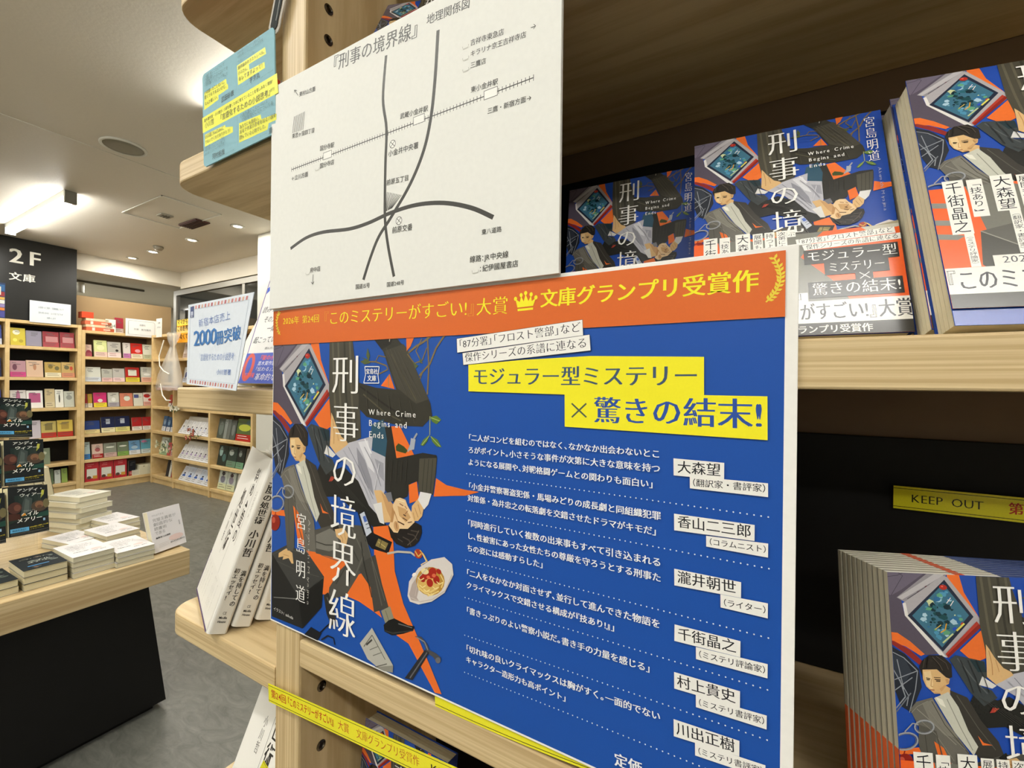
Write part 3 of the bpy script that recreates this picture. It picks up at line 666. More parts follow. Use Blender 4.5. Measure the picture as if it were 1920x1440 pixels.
a8281a||191.3,82.8,190,82.8,189,83.2,188.2,84,187.7,85.1,187.7,86.3,188.1,87.6,188.9,88.7,189.9,89.6,191.1,90.1,192.3,90.1,193.4,89.7,194.2,88.9,194.6,87.8,194.6,86.6,194.2,85.3,193.5,84.2,192.4,83.3
a8281a||196.3,84.8,195.1,85,194.1,85.7,193.5,86.7,193.4,88.1,193.7,89.5,194.5,91,195.6,92.1,196.9,92.9,198.3,93.2,199.6,93,200.5,92.4,201.1,91.3,201.2,89.9,200.9,88.5,200.1,87.1,199,85.9,197.7,85.1
a8281a||189.6,80.6,188.7,80.3,187.7,80.3,186.8,80.5,186,81,185.5,81.8,185.3,82.6,185.5,83.5,185.9,84.3,186.6,84.9,187.5,85.2,188.5,85.2,189.4,85,190.2,84.4,190.7,83.7,190.9,82.9,190.7,82,190.3,81.2
a8281a||202.1,82.3,201.1,82.1,200,82.2,199.2,82.7,198.5,83.5,198.2,84.5,198.3,85.5,198.7,86.6,199.4,87.4,200.3,87.9,201.4,88.2,202.4,88,203.3,87.5,203.9,86.7,204.2,85.7,204.1,84.7,203.7,83.7,203,82.9
a8281a||196.1,78.5,195,78.3,194,78.4,193.1,78.9,192.4,79.7,192.1,80.7,192.2,81.8,192.6,82.8,193.3,83.6,194.3,84.2,195.3,84.4,196.4,84.3,197.2,83.8,197.9,83,198.2,82,198.1,80.9,197.7,79.9,197,79.1
a8281a||205,90.2,204.3,89.8,203.6,89.7,202.8,89.7,202,90,201.5,90.5,201.1,91.1,201.1,91.8,201.3,92.4,201.7,92.9,202.4,93.3,203.1,93.4,203.9,93.3,204.7,93,205.2,92.6,205.6,92,205.6,91.3,205.4,90.7
dc6a48||195.1,85.5,195,85.1,194.7,84.7,194.3,84.3,193.8,84.1,193.3,83.9,192.8,84,192.4,84.1,192.1,84.4,192,84.8,192.1,85.3,192.3,85.7,192.7,86,193.2,86.3,193.8,86.4,194.3,86.4,194.7,86.2,195,85.9
dc6a48||200.7,88,200.6,87.5,200.3,87,199.8,86.5,199.2,86.2,198.6,86.1,198,86.1,197.5,86.3,197.2,86.7,197,87.2,197.2,87.7,197.5,88.2,197.9,88.6,198.5,88.9,199.2,89,199.8,89,200.3,88.8,200.6,88.4
dc6a48||191,88.8,190.9,88.4,190.7,88.1,190.3,87.7,189.8,87.5,189.3,87.4,188.9,87.4,188.5,87.6,188.2,87.9,188.1,88.2,188.2,88.6,188.5,89,188.8,89.3,189.3,89.5,189.8,89.6,190.2,89.6,190.6,89.5,190.9,89.2
ead9a0||193.9,88.5,193.3,87.7,192.5,87.1,191.3,86.6,190.1,86.4,188.8,86.5,187.8,86.9,187,87.4,186.7,88.1,186.8,88.9,187.3,89.7,188.2,90.3,189.4,90.8,190.6,90.9,191.9,90.9,192.9,90.5,193.6,90,194,89.3
e8cc80|1|185.1,75.3,189.9,72.8,196.1,72.6,203.6,77.4
e8cc80|1|183.4,78.6,185.1,73.5
e8cc80|1|204.9,89.5,208,85.5,205.8,80.3
e8cc80|1|188.3,73.7,196.1,74.9,202.1,79.4
e8cc80|1|193.1,71.2,197.6,74.1
b4b2a8||122.6,15,136.3,31.6,159.6,9,159.3,3.4,146.1,1.3,131.7,5.1
8c8a80||159.6,9,159.3,3.4,140.7,-0.4,139.7,1.2
55534c|0.7|127.4,13.8,136.5,25.8,151.2,10.8
3a3833|1.4|130.2,16,136.5,22.1
6a685f|0.6|134,13.2,143,18.6
6a685f|0.6|137.7,9.7,147.6,15.4
55534c|0.7|139.7,1.2,153,8.1
4a4a4e||181.1,38,187.5,39.6,193,36.2,195.5,32.1,201.6,31.6,205.9,29.9,205.9,27,203.3,24.7,198.9,28.1,192.7,29.3,191,34.4,186.7,37
8a8a90|0.9|183,37.8,190.7,36.7,193.9,31.6
6a6a70||205.9,27.9,205.8,27.2,205.4,26.4,204.8,25.7,204,25.2,203.1,24.9,202.4,24.9,201.7,25.2,201.3,25.7,201.1,26.4,201.2,27.2,201.6,28,202.3,28.6,203.1,29.1,203.9,29.4,204.7,29.4,205.3,29.1,205.7,28.6
2b2b2e||191.1,31,195.5,30.3,179.4,4.6,171.6,3.3
66666a|0.9|193.2,29.6,176.9,5.3
1a1c22||49.1,-1.1,60.9,10.8,75.1,9.4,68.8,-0.4,57.2,-3.1
1a1c22|1.2|72.5,8.6,81,16.7,88.3,23
1a1c22|1.2|74.8,3.6,83.3,9.6,90.7,9.7,92.3,4.6
1a1c22|1|68.3,0.2,79.2,0.6
8a877c|0.5|15.2,137.8,20.6,143.7,30.2,149.1
8a877c|0.5|30.4,141,42.7,124.6,59.2,109.4
8a877c|0.5|23.3,131.1,34.5,121.3,49.1,99
55524a|0.9|35.2,123.6,39.7,100.5,53.1,74.8
97948a|0.6|46.8,97.2,57.9,86
3a3832||56.8,85.8,56.7,85.5,56.5,85.2,56.2,85,55.8,84.9,55.4,84.8,55.1,84.8,54.8,84.9,54.6,85.1,54.5,85.3,54.6,85.6,54.7,85.9,55,86.1,55.4,86.2,55.8,86.3,56.2,86.3,56.5,86.2,56.7,86
3a3832||53.2,92.4,53.1,92.2,53,92,52.7,91.8,52.4,91.7,52.1,91.6,51.8,91.7,51.6,91.8,51.4,91.9,51.4,92.1,51.4,92.3,51.6,92.5,51.8,92.7,52.1,92.8,52.4,92.9,52.7,92.8,53,92.7,53.1,92.6
4a4238|0.7|30.1,186.5,27.9,177.8
5a5046|0.6|36.9,188.3,42.7,181.6,45,176.8
5a5046|0.5|40.3,189,48.2,183.4,50.1,177.9
1c1814|0.8|33.5,188.2,31.4,178
c79a68||46.7,169.2,49.4,170,49.9,166.4,47.7,165.4
c79a68|0.6|36.7,157.1,41.7,156.4
2a1e16|0.9|30.5,168,33.2,167.8
2a1e16|0.9|38.7,167.2,42.3,167.2
cfa26c||41.1,160.3,46,164.3,46.9,163.4,42.5,157.9
a83a30||85.5,147.4,90.8,146.6,86.7,143.1,82.5,142.3
c05030||87,147,90.4,146.6,86.3,143.3
2a2a2c|0.6|61.1,186.9,66.8,172.2,70.2,158.8
2a2a2c|0.6|67.5,187.2,73,172.6,76.4,159.4
2a2a2c|0.6|74.7,187.7,80.2,173.2,83.5,160.1
3c3b38|0.45|75.8,154.6,101.3,135.2
3c3b38|0.45|81.4,152,107.3,133
3c3b38|0.45|87,149.5,113.3,130.8
3c3b38|0.45|92.4,147.1,119.1,128.7
3c3b38|0.45|97.8,144.6,124.9,126.6
3c3b38|0.45|103.1,142.3,130.6,124.5
48453c|0.5|126.8,222.1,129,202.1
48453c|0.5|139.1,220.1,142.1,200.9
48453c|0.5|151.1,218.1,154.8,199.7
48453c|0.5|162.6,216.1,167,198.6
48453c|0.5|173.8,214.3,178.8,197.6
56524a|0.45|148.6,255.4,170.5,219.2
56524a|0.45|152.9,254.3,175.2,218.5
56524a|0.45|157.2,253.2,179.9,217.9
56524a|0.45|161.5,252.1,184.5,217.3
3d3a32|0.5|151.3,167.2,149.9,150.5
3d3a32|0.5|156.5,167.7,155.2,151.1
3d3a32|0.5|161.7,168.2,160.3,151.7
3d3a32|0.5|166.7,168.7,165.4,152.3
3d3a32|0.5|171.7,169.1,170.4,152.8
6a6860|0.7|127.3,104.1,135.1,87.1,144.6,68.3,150.2,56.8
33322e|0.8|122.7,98,125.9,82.6,135.8,55.8
63615a|0.6|73.2,77.4,96.5,76.5,112.4,82.5
3b3a36|0.8|66.4,87.5,79.5,87.1,92.1,89.5
a9a9b2|0.8|100.5,170.7,114.6,157.1,126.4,142.4,134.2,130.3
d4d4da|0.7|142.5,163.8,137.6,142.5
8a8a94|0.6|125.7,175.5,137.2,160.7,144.7,146
a0a0a8|0.6|118.4,164.2,130.2,144.2
55554f|0.5|3.7,63.5,24.6,73.8,50.9,72.9
55554f|0.5|9.9,58.6,41.9,56.3,71.4,57.7
f0e0bc|0.6|162.3,137.8,169.9,137.2
8a5a3a|0.6|170,134.1,172.2,132.2
3a2418|0.8|168.6,127.4,171.3,126.6
6b4630|0.6|173.1,121.9,177.3,123.3
b88450|0.6|159.1,128.8,162.7,121.7
2f2018|1.2|157.8,110.8,163,105.4
5c524a|0.7|173.1,104.8,180.3,111.1,184.2,117.9
f2ece6||181.8,85.5,182,85.1,182.1,84.7,181.8,84.1,181.4,83.6,180.8,83,180.1,82.6,179.5,82.4,178.8,82.4,178.4,82.5,178.1,82.8,178.1,83.3,178.3,83.9,178.7,84.4,179.3,85,180,85.4,180.7,85.6,181.3,85.6
c8bcb4|0.7|177.2,66.1,186.1,65.2,197.7,69.9,209.6,79.4,215.2,91.8
c8bcb4|0.5|181.2,68.3,184.1,82.5,194.1,93.1
f0dc98|0.7|185.4,77.6,188.2,76.3,191.3,78.5
f0dc98|0.7|189.4,75.5,192.2,74.3,195.3,76.4
f0dc98|0.7|197.8,79.3,200.6,78.1,203.6,80.2
f0dc98|0.7|201.5,83.8,204.3,82.5,207.2,84.6
f0dc98|0.7|183.7,82.7,186.6,81.4,189.7,83.6
f0dc98|0.7|193.3,73.4,196.1,72.2,199.2,74.4'''.split('\n')]
ART = [(c, float(w) if w else 0, [(float(a), float(b)) for a, b in zip(p.split(',')[0::2], p.split(',')[1::2])]) for c, w, p in ART]
PX = homf([1.75387282,0.0240668654,-913.767739,0.480763269,-1.04795589,979.131117,0.00207646915,8.26719892e-06,1]); MP = homf([2.04299919,0.020429992,-1057.82412,-0.148239733,-1.21784643,779.813978,0.00255368071,-4.58081418e-06,1]); TH = homf([1.93593016,-0.0321190764,-730.314996,-0.483605755,-1.00500811,500.752897,0.00200709391,-5.05890428e-05,1])
def clip(pts, u0, v0, u1, v1):
    for ax, lim, sg in ((0, u0, 1), (0, u1, -1), (1, v0, 1), (1, v1, -1)):
        out = []
        for i in range(len(pts)):
            a, b = pts[i-1], pts[i]; ia, ib = (a[ax]-lim)*sg >= 0, (b[ax]-lim)*sg >= 0
            if ia != ib:
                t_ = (lim-a[ax])/(b[ax]-a[ax]); out.append((a[0]+(b[0]-a[0])*t_, a[1]+(b[1]-a[1])*t_))
            if ib: out.append(b)
        pts = out
        if len(pts) < 3: return []
    return pts
def outline(pts, w):
    n = len(pts); L = []; R = []
    for i, p in enumerate(pts):
        a = pts[max(i-1, 0)]; b = pts[min(i+1, n-1)]; dx, dy = b[0]-a[0], b[1]-a[1]; d = math.hypot(dx, dy) or 1
        L.append((p[0]-dy/d*w/2, p[1]+dx/d*w/2)); R.append((p[0]+dy/d*w/2, p[1]-dx/d*w/2))
    return L+R[::-1]
def art(sh, k, du, dv, win_, dark=1.0):
    for c, w_, p in ART:
        if w_:
            q = [(u*k+du, v*k+dv) for u, v in p]
            for i in range(len(q)-1):
                cc = clip(outline(q[i:i+2], w_*k), *win_)
                if cc: sh.poly(cc, c, up=False)
            sh.h += sh.step
        else:
            cc = clip([(u*k+du, v*k+dv) for u, v in p], *win_)
            if cc: sh.poly(cc, c)

# ---- the big poster
poster = thing('poster', 'large blue and orange mystery novel poster on the shelf front', 'poster', (0, 0, 0))
mb = MB(); mb.bbox(0, .42, 0, .0016, 0, .297, r=.0003, col='f2f0ea'); mb.build('board', PAPER, poster)
s = Sheet(front(), .0016)
BL = '1c50a6'; YL = 'f4ea28'
s.rect(1, 1.5, 414.5, 262.2, BL)
art(s, 1, 0, 0, (1, 1.5, 240, 262.2))
s.rect(1, 262.2, 414.5, 294.5, 'd9692a')
s.build('artwork', PRINT, poster)
s = Sheet(front(), .0016, 1.0); s.h = .0016*400
def a_(x, y): return PX(500+x/3.4275, 480+y/3.4275)
def b_(x, y): return PX(500+x/3.2725, 860+y/3.2725)
def c_(x, y): return PX(840+x/2.8235, 460+y/2.8235)
def d_(x, y): return PX(840+x/2.8235, 800+y/2.8235)
def e_(x, y): return PX(840+x/2.8235, 1100+y/2.8235)
def dist(p, q): return math.hypot(p[0]-q[0], p[1]-q[1])
# big white title, one character after another down the cover
WH = 'f6f4ee'
for ch, f, (x0, y0, x1, y1) in (('刑', a_, (425, 655, 592, 895)), ('事', a_, (430, 958, 592, 1205)), ('の', b_, (408, 0, 548, 178)), ('境', b_, (392, 238, 548, 490)), ('界', b_, (388, 530, 546, 782)), ('線', b_, (378, 826, 542, 1092))):
    p0, p1 = f(x0, y1), f(x1, y1); p2 = f(x0, y0)
    u0_, v0_ = (f(x0, (y0+y1)/2)[0]), f((x0+x1)/2, y1)[1]; wd = f(x1, (y0+y1)/2)[0]-u0_; hg = f((x0+x1)/2, y0)[1]-v0_
    vs_, fs, adv = glyph(ch, -.014)
    bx0, bx1 = min(v[0] for v in vs_), max(v[0] for v in vs_); by0, by1 = min(v[1] for v in vs_), max(v[1] for v in vs_)
    for dx in (0, .04*wd):
        s.mb.add([s.to3(u0_+(v[0]-bx0)/(bx1-bx0)*wd*.95+dx, v0_+(v[1]-by0)/(by1-by0)*hg, s.h+(s.step if dx else 0)) for v in vs_], fs, WH)
for ch, (x0, y0, x1, y1) in (('宮', (184, 348, 240, 445)), ('島', (182, 498, 236, 592)), ('明', (180, 640, 234, 738)), ('道', (176, 788, 234, 888))):
    f = b_; u0_ = f(x0, (y0+y1)/2)[0]; v0_ = f((x0+x1)/2, y1)[1]; wd = f(x1, (y0+y1)/2)[0]-u0_; hg = f((x0+x1)/2, y0)[1]-v0_
    vs_, fs, adv = glyph(ch, -.012); bx0, bx1 = min(v[0] for v in vs_), max(v[0] for v in vs_); by0, by1 = min(v[1] for v in vs_), max(v[1] for v in vs_)
    for dx in (0, .04*wd): s.mb.add([s.to3(u0_+(v[0]-bx0)/(bx1-bx0)*wd*.95+dx, v0_+(v[1]-by0)/(by1-by0)*hg, s.h+(s.step if dx else 0)) for v in vs_], fs, WH)
s.text('Akemichi Miyajima', b_(262, 375), b_(252, 895), 4.2, 'b8b4ac', 'l', vertical=True, pitch=1.0)
for tx, y, x1 in (('Where Crime', 1045, 965), ('Begins and', 1118, 908), ('Ends', 1190, 757)):
    s.text(tx, a_(656, y-8), a_(x1, y+10*(x1-656)/300), 7.2, WH, 's', pitch=1.25)
# little publisher stamp
st = [a_(634, 722), a_(726, 722), a_(718, 775), a_(724, 828), a_(626, 828), a_(638, 775)]
for i in range(6): s.line(st[i], st[(i+1) % 6], w=.7, col=WH)
s.text('宝島社', a_(638, 770), a_(716, 772), 8, WH, 'b'); s.text('文庫', a_(648, 816), a_(706, 818), 8, WH, 'b')
s.text('イラスト/ sakuda', b_(40, 940), b_(160, 1000), 3.6, WH, 't')
# orange heading
s.text('2026年 第24回', a_(108, 458), a_(342, 440), 10.5, YL, 'm')
s.text('『このミステリーがすごい!』大賞', a_(366, 462), c_(322, 372), 22, YL, 'm')
s.text('文庫グランプリ受賞作', c_(490, 338), c_(1648, 246), 21, YL, 'b')
cr = [c_(q[0], q[1]) for q in ((372, 335), (362, 290), (385, 305), (392, 272), (405, 302), (416, 262), (430, 300), (445, 268), (448, 300), (470, 282), (455, 325))]
s.poly(cr, YL); s.poly([c_(372, 342), c_(455, 333), c_(454, 345), c_(373, 354)], YL)
for q in ((362, 288), (392, 268), (416, 257), (445, 264), (470, 280)): s.ellipse(*c_(*q), 1.2, 1.4, YL, 10)
def laurel(sh, pts, sc_, col, sgn=1, stem=True):
    n = len(pts)
    if stem: sh.stroke(pts, .7*sc_, col)
    for i in range(1, n):
        (x0, y0), (x1, y1) = pts[i-1], pts[i]; a = math.atan2(y1-y0, x1-x0)
        for sd in (-1, 1):
            for f_ in (.3, .8):
                bx, by = x0+(x1-x0)*f_, y0+(y1-y0)*f_; an = a+math.pi+sd*.75+math.pi
                L = 2.7*sc_; tx, ty = bx+L*math.cos(an), by+L*math.sin(an); nx, ny = -math.sin(an)*.62*sc_, math.cos(an)*.62*sc_
                mx, my = bx+.55*L*math.cos(an), by+.55*L*math.sin(an)
                sh.poly([(bx, by), (mx+nx, my+ny), (tx, ty), (mx-nx, my-ny)], col, up=False)
    sh.h += sh.step
laurel(s, [c_(*q) for q in ((1688, 300), (1720, 270), (1748, 232), (1765, 190), (1768, 150), (1758, 110), (1732, 62))], 1.05, 'e8d040')
laurel(s, [a_(*q) for q in ((92, 520), (78, 495), (70, 460), (69, 425), (76, 395), (86, 375))], 1.1, 'e8d040')
# white tilted labels, yellow block
def quad(pts, col, f): s.poly([f(*q) for q in pts], col)
quad(((48, 500), (717, 396), (720, 482), (50, 577)), '3a3a3a', c_); quad(((50, 502), (715, 398), (718, 480), (52, 575)), 'f4f2ec', c_)
quad(((78, 576), (754, 475), (759, 562), (82, 642)), '3a3a3a', c_); quad(((80, 578), (752, 477), (757, 560), (84, 640)), 'f4f2ec', c_)
quad(((110, 640), (400, 612), (757, 590), (1357, 592), (1355, 795), (1690, 800), (1688, 1032), (617, 965), (618, 795), (110, 780)), YL, c_)
quad(((80, 578), (752, 477), (757, 560), (84, 640)), 'f4f2ec', c_)
s.text('「87分署」「フロスト警部」など', c_(58, 558), c_(708, 464), 14, '2a2a30', 'm')
s.text('傑作シリーズの系譜に連なる', c_(92, 628), c_(742, 548), 14, '2a2a30', 'm')
s.text('モジュラー型ミステリー', c_(128, 752), c_(1325, 756), 28, '3d5470', 'M')
s.line(c_(655, 842), c_(732, 915), w=1.0, col='4a5a50'); s.line(c_(732, 842), c_(655, 915), w=1.0, col='4a5a50')
s.text('驚きの結末!', c_(765, 948), c_(1662, 983), 31, '2c50a0', 'M')
# the quotes
Q = [('「二人がコンビを組むのではなく、なかなか出会わないとこ', d_(105, 82), d_(1120, 172)), ('ろがポイント。小さそうな事件が次第に大きな意味を持つ', d_(104, 148), d_(1120, 250)), ('ようになる展開や、対戦格闘ゲームとの関わりも面白い」', d_(103, 212), d_(1085, 332)),
     ('「小金井警察署盗犯係・馬場みどりの成長劇と同組織犯罪', d_(103, 338), d_(1120, 500)), ('対策係・為井忠之の転落劇を交錯させたドラマがキモだ」', d_(100, 402), d_(1100, 582)),
     ('「同時進行していく複数の出来事もすべて引き込まれる', d_(97, 535), d_(1120, 747)), ('し、性被害にあった女性たちの尊厳を守ろうとする刑事た', d_(97, 600), d_(1118, 827)), ('ちの姿には感動すらした」', d_(95, 665), d_(500, 757)),
     ('「二人をなかなか対面させず、並行して進んできた物語を', d_(90, 795), e_(1112, 224)), ('クライマックスで交錯させる構成が『技あり!』」', d_(90, 860), e_(875, 242)),
     ('「書きっぷりのよい警察小説だ。書き手の力量を感じる」', e_(88, 145), e_(1060, 458)), ('「切れ味の良いクライマックスは胸がすく。一面的でない', e_(85, 345), e_(1108, 710)), ('キャラクター造形力も高ポイント」', e_(85, 402), e_(615, 612))]
for t_, p_, q_ in Q: s.text(t_, p_, q_, dist(p_, q_)/len(t_)*1.04, 'eef0f4', 'b')
s.text('定価 850円', e_(862, 940), e_(1262, 1090), 17, 'eef0f4', 'b')
for p_, q_ in ((d_(98, 256), d_(1687, 478)), (d_(95, 450), d_(1687, 750)), (d_(90, 712), e_(1680, 268)), (e_(85, 62), e_(1672, 540)), (e_(82, 260), e_(1667, 803)), (e_(80, 455), e_(1663, 1080))):
    n_ = int(dist(p_, q_)/3.05)
    for i in range(n_+1):
        u, v = p_[0]+(q_[0]-p_[0])*i/n_, p_[1]+(q_[1]-p_[1])*i/n_
        s.poly([(u+.42*math.cos(a), v+.42*math.sin(a)) for a in [k*math.pi/3 for k in range(6)]], 'e0e4ee', up=False)
s.h += s.step
NB = [(d_, ((1190, 170), (1458, 193), (1456, 284), (1190, 260)), ((1275, 264), (1688, 300), (1687, 373), (1275, 328)), '大森望', ((1208, 249), (1440, 268)), '（翻訳家・書評家）', ((1262, 316), (1696, 352))),
      (d_, ((1190, 462), (1615, 520), (1613, 605), (1190, 550)), ((1358, 578), (1685, 618), (1683, 692), (1358, 635)), '香山二三郎', ((1206, 536), (1598, 592)), '（コラムニスト）', ((1350, 624), (1692, 672))),
      (d_, ((1188, 752), (1540, 822), (1538, 905), (1188, 840)), ((1430, 886), (1680, 933), (1678, 1012), (1430, 955)), '瀧井朝世', ((1203, 828), (1515, 888)), '（ライター）', ((1420, 944), (1688, 992))),
      (e_, ((1187, 198), (1533, 285), (1531, 370), (1185, 285)), ((1298, 316), (1675, 405), (1673, 480), (1298, 380)), '千街晶之', ((1202, 278), (1512, 352)), '（ミステリ評論家）', ((1288, 366), (1682, 462))),
      (e_, ((1182, 448), (1528, 548), (1526, 635), (1182, 535)), ((1295, 568), (1667, 675), (1665, 748), (1295, 632)), '村上貴史', ((1196, 528), (1506, 616)), '（ミステリ書評家）', ((1285, 618), (1674, 730))),
      (e_, ((1177, 695), (1522, 808), (1520, 890), (1177, 785)), ((1288, 816), (1657, 935), (1657, 1008), (1288, 885)), '川出正樹', ((1190, 776), (1500, 874)), '（ミステリ書評家）', ((1280, 872), (1664, 992)))]
for f, q1, q2, t1, p1, t2, p2 in NB:
    quad(q1, 'f0eee8', f); quad(q2, 'f0eee8', f)
    a, b = f(*p1[0]), f(*p1[1]); s.text(t1, a, b, dist(a, b)/len(t1)*1.0, '1c1c22', 'n')
    a, b = f(*p2[0]), f(*p2[1]); k_ = .42/len(t2); a = (a[0]+(b[0]-a[0])*k_, a[1]+(b[1]-a[1])*k_); b = (b[0]-(b[0]-a[0])*k_*.5, b[1]-(b[1]-a[1])*k_*.5); s.text(t2, a, b, 1, '1c1c22', 'n')
s.build('lettering', PRINT, poster)

# ---- the white map above it
mapc = thing('map_card', 'white foam card with a black line road map, above the blue poster', 'card', (-.0005, -.0036, .2962))
mb = MB(); mb.bbox(0, .297, 0, .0030, 0, .21, r=.0003, col='e8e8e2'); mb.build('board', PAPER, mapc)
s = Sheet(front(), .004, 1.04)
def m_(x, y): return MP(500+x/2.5714, y/2.5714)
K = '3e3d38'
def cur(pts, w_, col=K):
    q = [m_(*p) for p in pts]; out = []
    for i in range(len(q)-1):
        p0, p1, p2, p3 = q[max(i-1, 0)], q[i], q[i+1], q[min(i+2, len(q)-1)]
        for k in range(6):
            t_ = k/6; out.append(tuple(.5*((2*p1[j])+(-p0[j]+p2[j])*t_+(2*p0[j]-5*p1[j]+4*p2[j]-p3[j])*t_*t_+(-p0[j]+3*p1[j]-3*p2[j]+p3[j])*t_**3) for j in (0, 1)))
    out.append(q[-1]); s.stroke(out, w_, col)
cur(((577, 295), (562, 500), (578, 640), (573, 800), (570, 960), (571, 1080), (586, 1200), (612, 1335)), 2.7)
cur(((825, 170), (810, 400), (790, 580), (755, 740), (690, 900), (600, 1055), (540, 1150), (500, 1250), (468, 1350)), 2.9)
cur(((128, 1205), (200, 1155), (280, 1128), (400, 1113), (490, 1085), (600, 1035), (720, 998), (850, 988), (980, 1010), (1087, 1055)), (2.9, 3.2))
r0, r1 = m_(133, 838), m_(1285, 387)
s.line(r0, r1, w=.7, col=K)
nt = 86
for i in range(nt+1):
    u, v = r0[0]+(r1[0]-r0[0])*i/nt, r0[1]+(r1[1]-r0[1])*i/nt; s.stroke([(u, v-2.0), (u, v+2.0)], .45, K, up=False)
s.h += s.step
for cx, cy, w_, h_ in ((300, 768, 11, 6.3), (732, 595, 11, 6.3), (1077, 465, 11, 6.3)):
    u, v = m_(cx, cy); s.rect(u-w_/2, v-h_/2, u+w_/2, v+h_/2, K); s.rect(u-w_/2+.4, v-h_/2+.4, u+w_/2-.4, v+h_/2-.4, 'eeeee8')
for cx, cy in ((607, 713), (636, 1073)):
    u, v = m_(cx, cy); s.ellipse(u, v, 3.2, 3.2, K, 24); s.ellipse(u, v, 2.75, 2.75, 'eeeee8', 24); s.line((u-2.1, v-2.1), (u+2.1, v+2.1), w=.45, col=K); s.line((u-2.1, v+2.1), (u+2.1, v-2.1), w=.45, col=K)
for i in range(9):                      # hatched blocks
    s.stroke([m_(138+i*6, 668-i*2), m_(150+i*6-4, 590-i*3)], .55, K, up=False)
for i in range(11):
    t_ = i/10; s.stroke([m_(572+i*2.2, 1028-(10-i)*0), m_(574+i*7.4, 937+i*1.5)] if i < 4 else [m_(572+i*3.0, 1030-i*1.5), m_(574+i*7.4, 937+i*1.5)], .5, K, up=False)
s.h += s.step
TX = [('『刑事の境界線』', (322, 384), (732, 206), 15.5, 'n'), ('地理関係図', (768, 152), (978, 62), 12, 'n'), ('吉祥寺東急店', (978, 245), (1142, 186), 6.8, 'n'), ('キラリナ京王吉祥寺店', (978, 298), (1250, 196), 6.8, 'n'), ('三鷹店', (978, 352), (1055, 326), 6.8, 'n'),
      ('→', (1268, 168), (1300, 156), 8, 't'), ('東小金井駅', (980, 468), (1112, 424), 6.8, 'n'), ('三鷹・新宿方面→', (1060, 568), (1275, 497), 7.6, 'n'), ('武蔵小金井駅', (642, 598), (775, 556), 6.8, 'n'), ('小金井中央署', (586, 776), (730, 732), 7.2, 'n'),
      ('国分寺駅', (264, 752), (332, 732), 6.6, 'n'), ('国分寺店', (264, 834), (332, 812), 6.6, 'n'), ('←立川方面', (133, 893), (210, 870), 6.4, 'n'), ('東村山方面', (168, 500), (244, 470), 6.2, 'n'), ('東恋ヶ窪四丁目', (135, 695), (240, 664), 6.6, 'n'),
      ('前原五丁目', (577, 910), (684, 884), 7.2, 'n'), ('前原交番', (603, 1135), (700, 1117), 7.6, 'n'), ('東八道路', (1030, 1140), (1127, 1124), 6.4, 'n'), ('国道15号', (431, 1396), (499, 1388), 6.6, 'n'), ('国道248号', (578, 1385), (661, 1374), 6.6, 'n'),
      ('府中店', (219, 1319), (268, 1310), 6.6, 'n'), ('線路：JR中央線', (973, 1272), (1160, 1246), 8, 'n'), ('：紀伊國屋書店', (1018, 1316), (1208, 1289), 8, 'n')]
for t_, p_, q_, sz, stl in TX: s.text(t_, m_(*p_), m_(*q_), sz, K, stl)
s.line(m_(165, 492), m_(147, 467), w=.5, col=K); s.line(m_(147, 467), m_(148, 480), w=.5, col=K); s.line(m_(147, 467), m_(158, 468), w=.5, col=K)
s.line(m_(234, 1325), m_(231, 1370), w=.5, col=K); s.line(m_(231, 1370), m_(225, 1360), w=.5, col=K); s.line(m_(231, 1370), m_(238, 1358), w=.5, col=K)
for x, y in ((958, 248), (958, 303), (958, 357), (253, 836), (208, 1321), (1000, 1312)):
    u, v = m_(x, y); s.line((u-2.6, v+1), (u-2.2, v-.8), (u+2.2, v-.8), (u+2.6, v+1), w=.4, col='b8b6ae')
s.build('lettering', PRINT, mapc)

# ================================================================== PAPERBACK WITH THE SAME ART
CREAM = 'd8cfb0'
def pages(mb, w_, h_, t_, spine_right=True, c=CREAM):
    e = .0012
    mb.box(e if spine_right else .0006, (w_-.0006) if spine_right else w_-e, .0005, t_-.0005, e, h_-e, c)
    lines = int(t_/.0028)
    for k in range(1, lines):            # slight darker sheets between the leaves
        y = t_*k/lines
        if spine_right: mb.box(e-.00015, e, y-.00015, y+.00015, e, h_-e, 'c6bc9c')
        mb.box(e, w_-e, y-.00015, y+.00015, h_-e, h_-e+.00015, 'c6bc9c')
def covers(mb, w_, h_, t_, col, back=None, spine=None, right=True, c=.0005):
    mb.box(0, w_, 0, c, 0, h_, col); mb.box(0, w_, t_-c, t_, 0, h_, back or col)
    if right: mb.box(w_-c, w_, c, t_-c, 0, h_, spine or col)
    else: mb.box(0, c, c, t_-c, 0, h_, spine or col)
BW, BH, BT = .105, .148, .0155
def novel_mesh():
    s = Sheet(front(.001, 0), .002); s.rect(0, 0, 105, 148, '1f4aa8')
    art(s, .494, -1.5, 18.2, (0, 0, 105, 148))
    # orange field and author column as on the book jacket
    return s
ART_ME = novel_mesh().mb.mesh('cover_art', GLOSS)
s = Sheet(front(.001, 0), .002); s.h = .002*400
for ch, y in (('刑', 136.2), ('事', 115.7), ('の', 94.9), ('境', 75.7), ('界', 56), ('線', 36)):
    vs_, fs, adv = glyph(ch, -.014); bx0, bx1 = min(v[0] for v in vs_), max(v[0] for v in vs_); by0, by1 = min(v[1] for v in vs_), max(v[1] for v in vs_)
    wd, hg = (15.5, 17) if ch != 'の' else (14, 12)
    for dx in (0, .6): s.mb.add([s.to3(44.5+(v[0]-bx0)/(bx1-bx0)*wd+dx, y-hg/2+(v[1]-by0)/(by1-by0)*hg, s.h+(s.step if dx else 0)) for v in vs_], fs, WH)
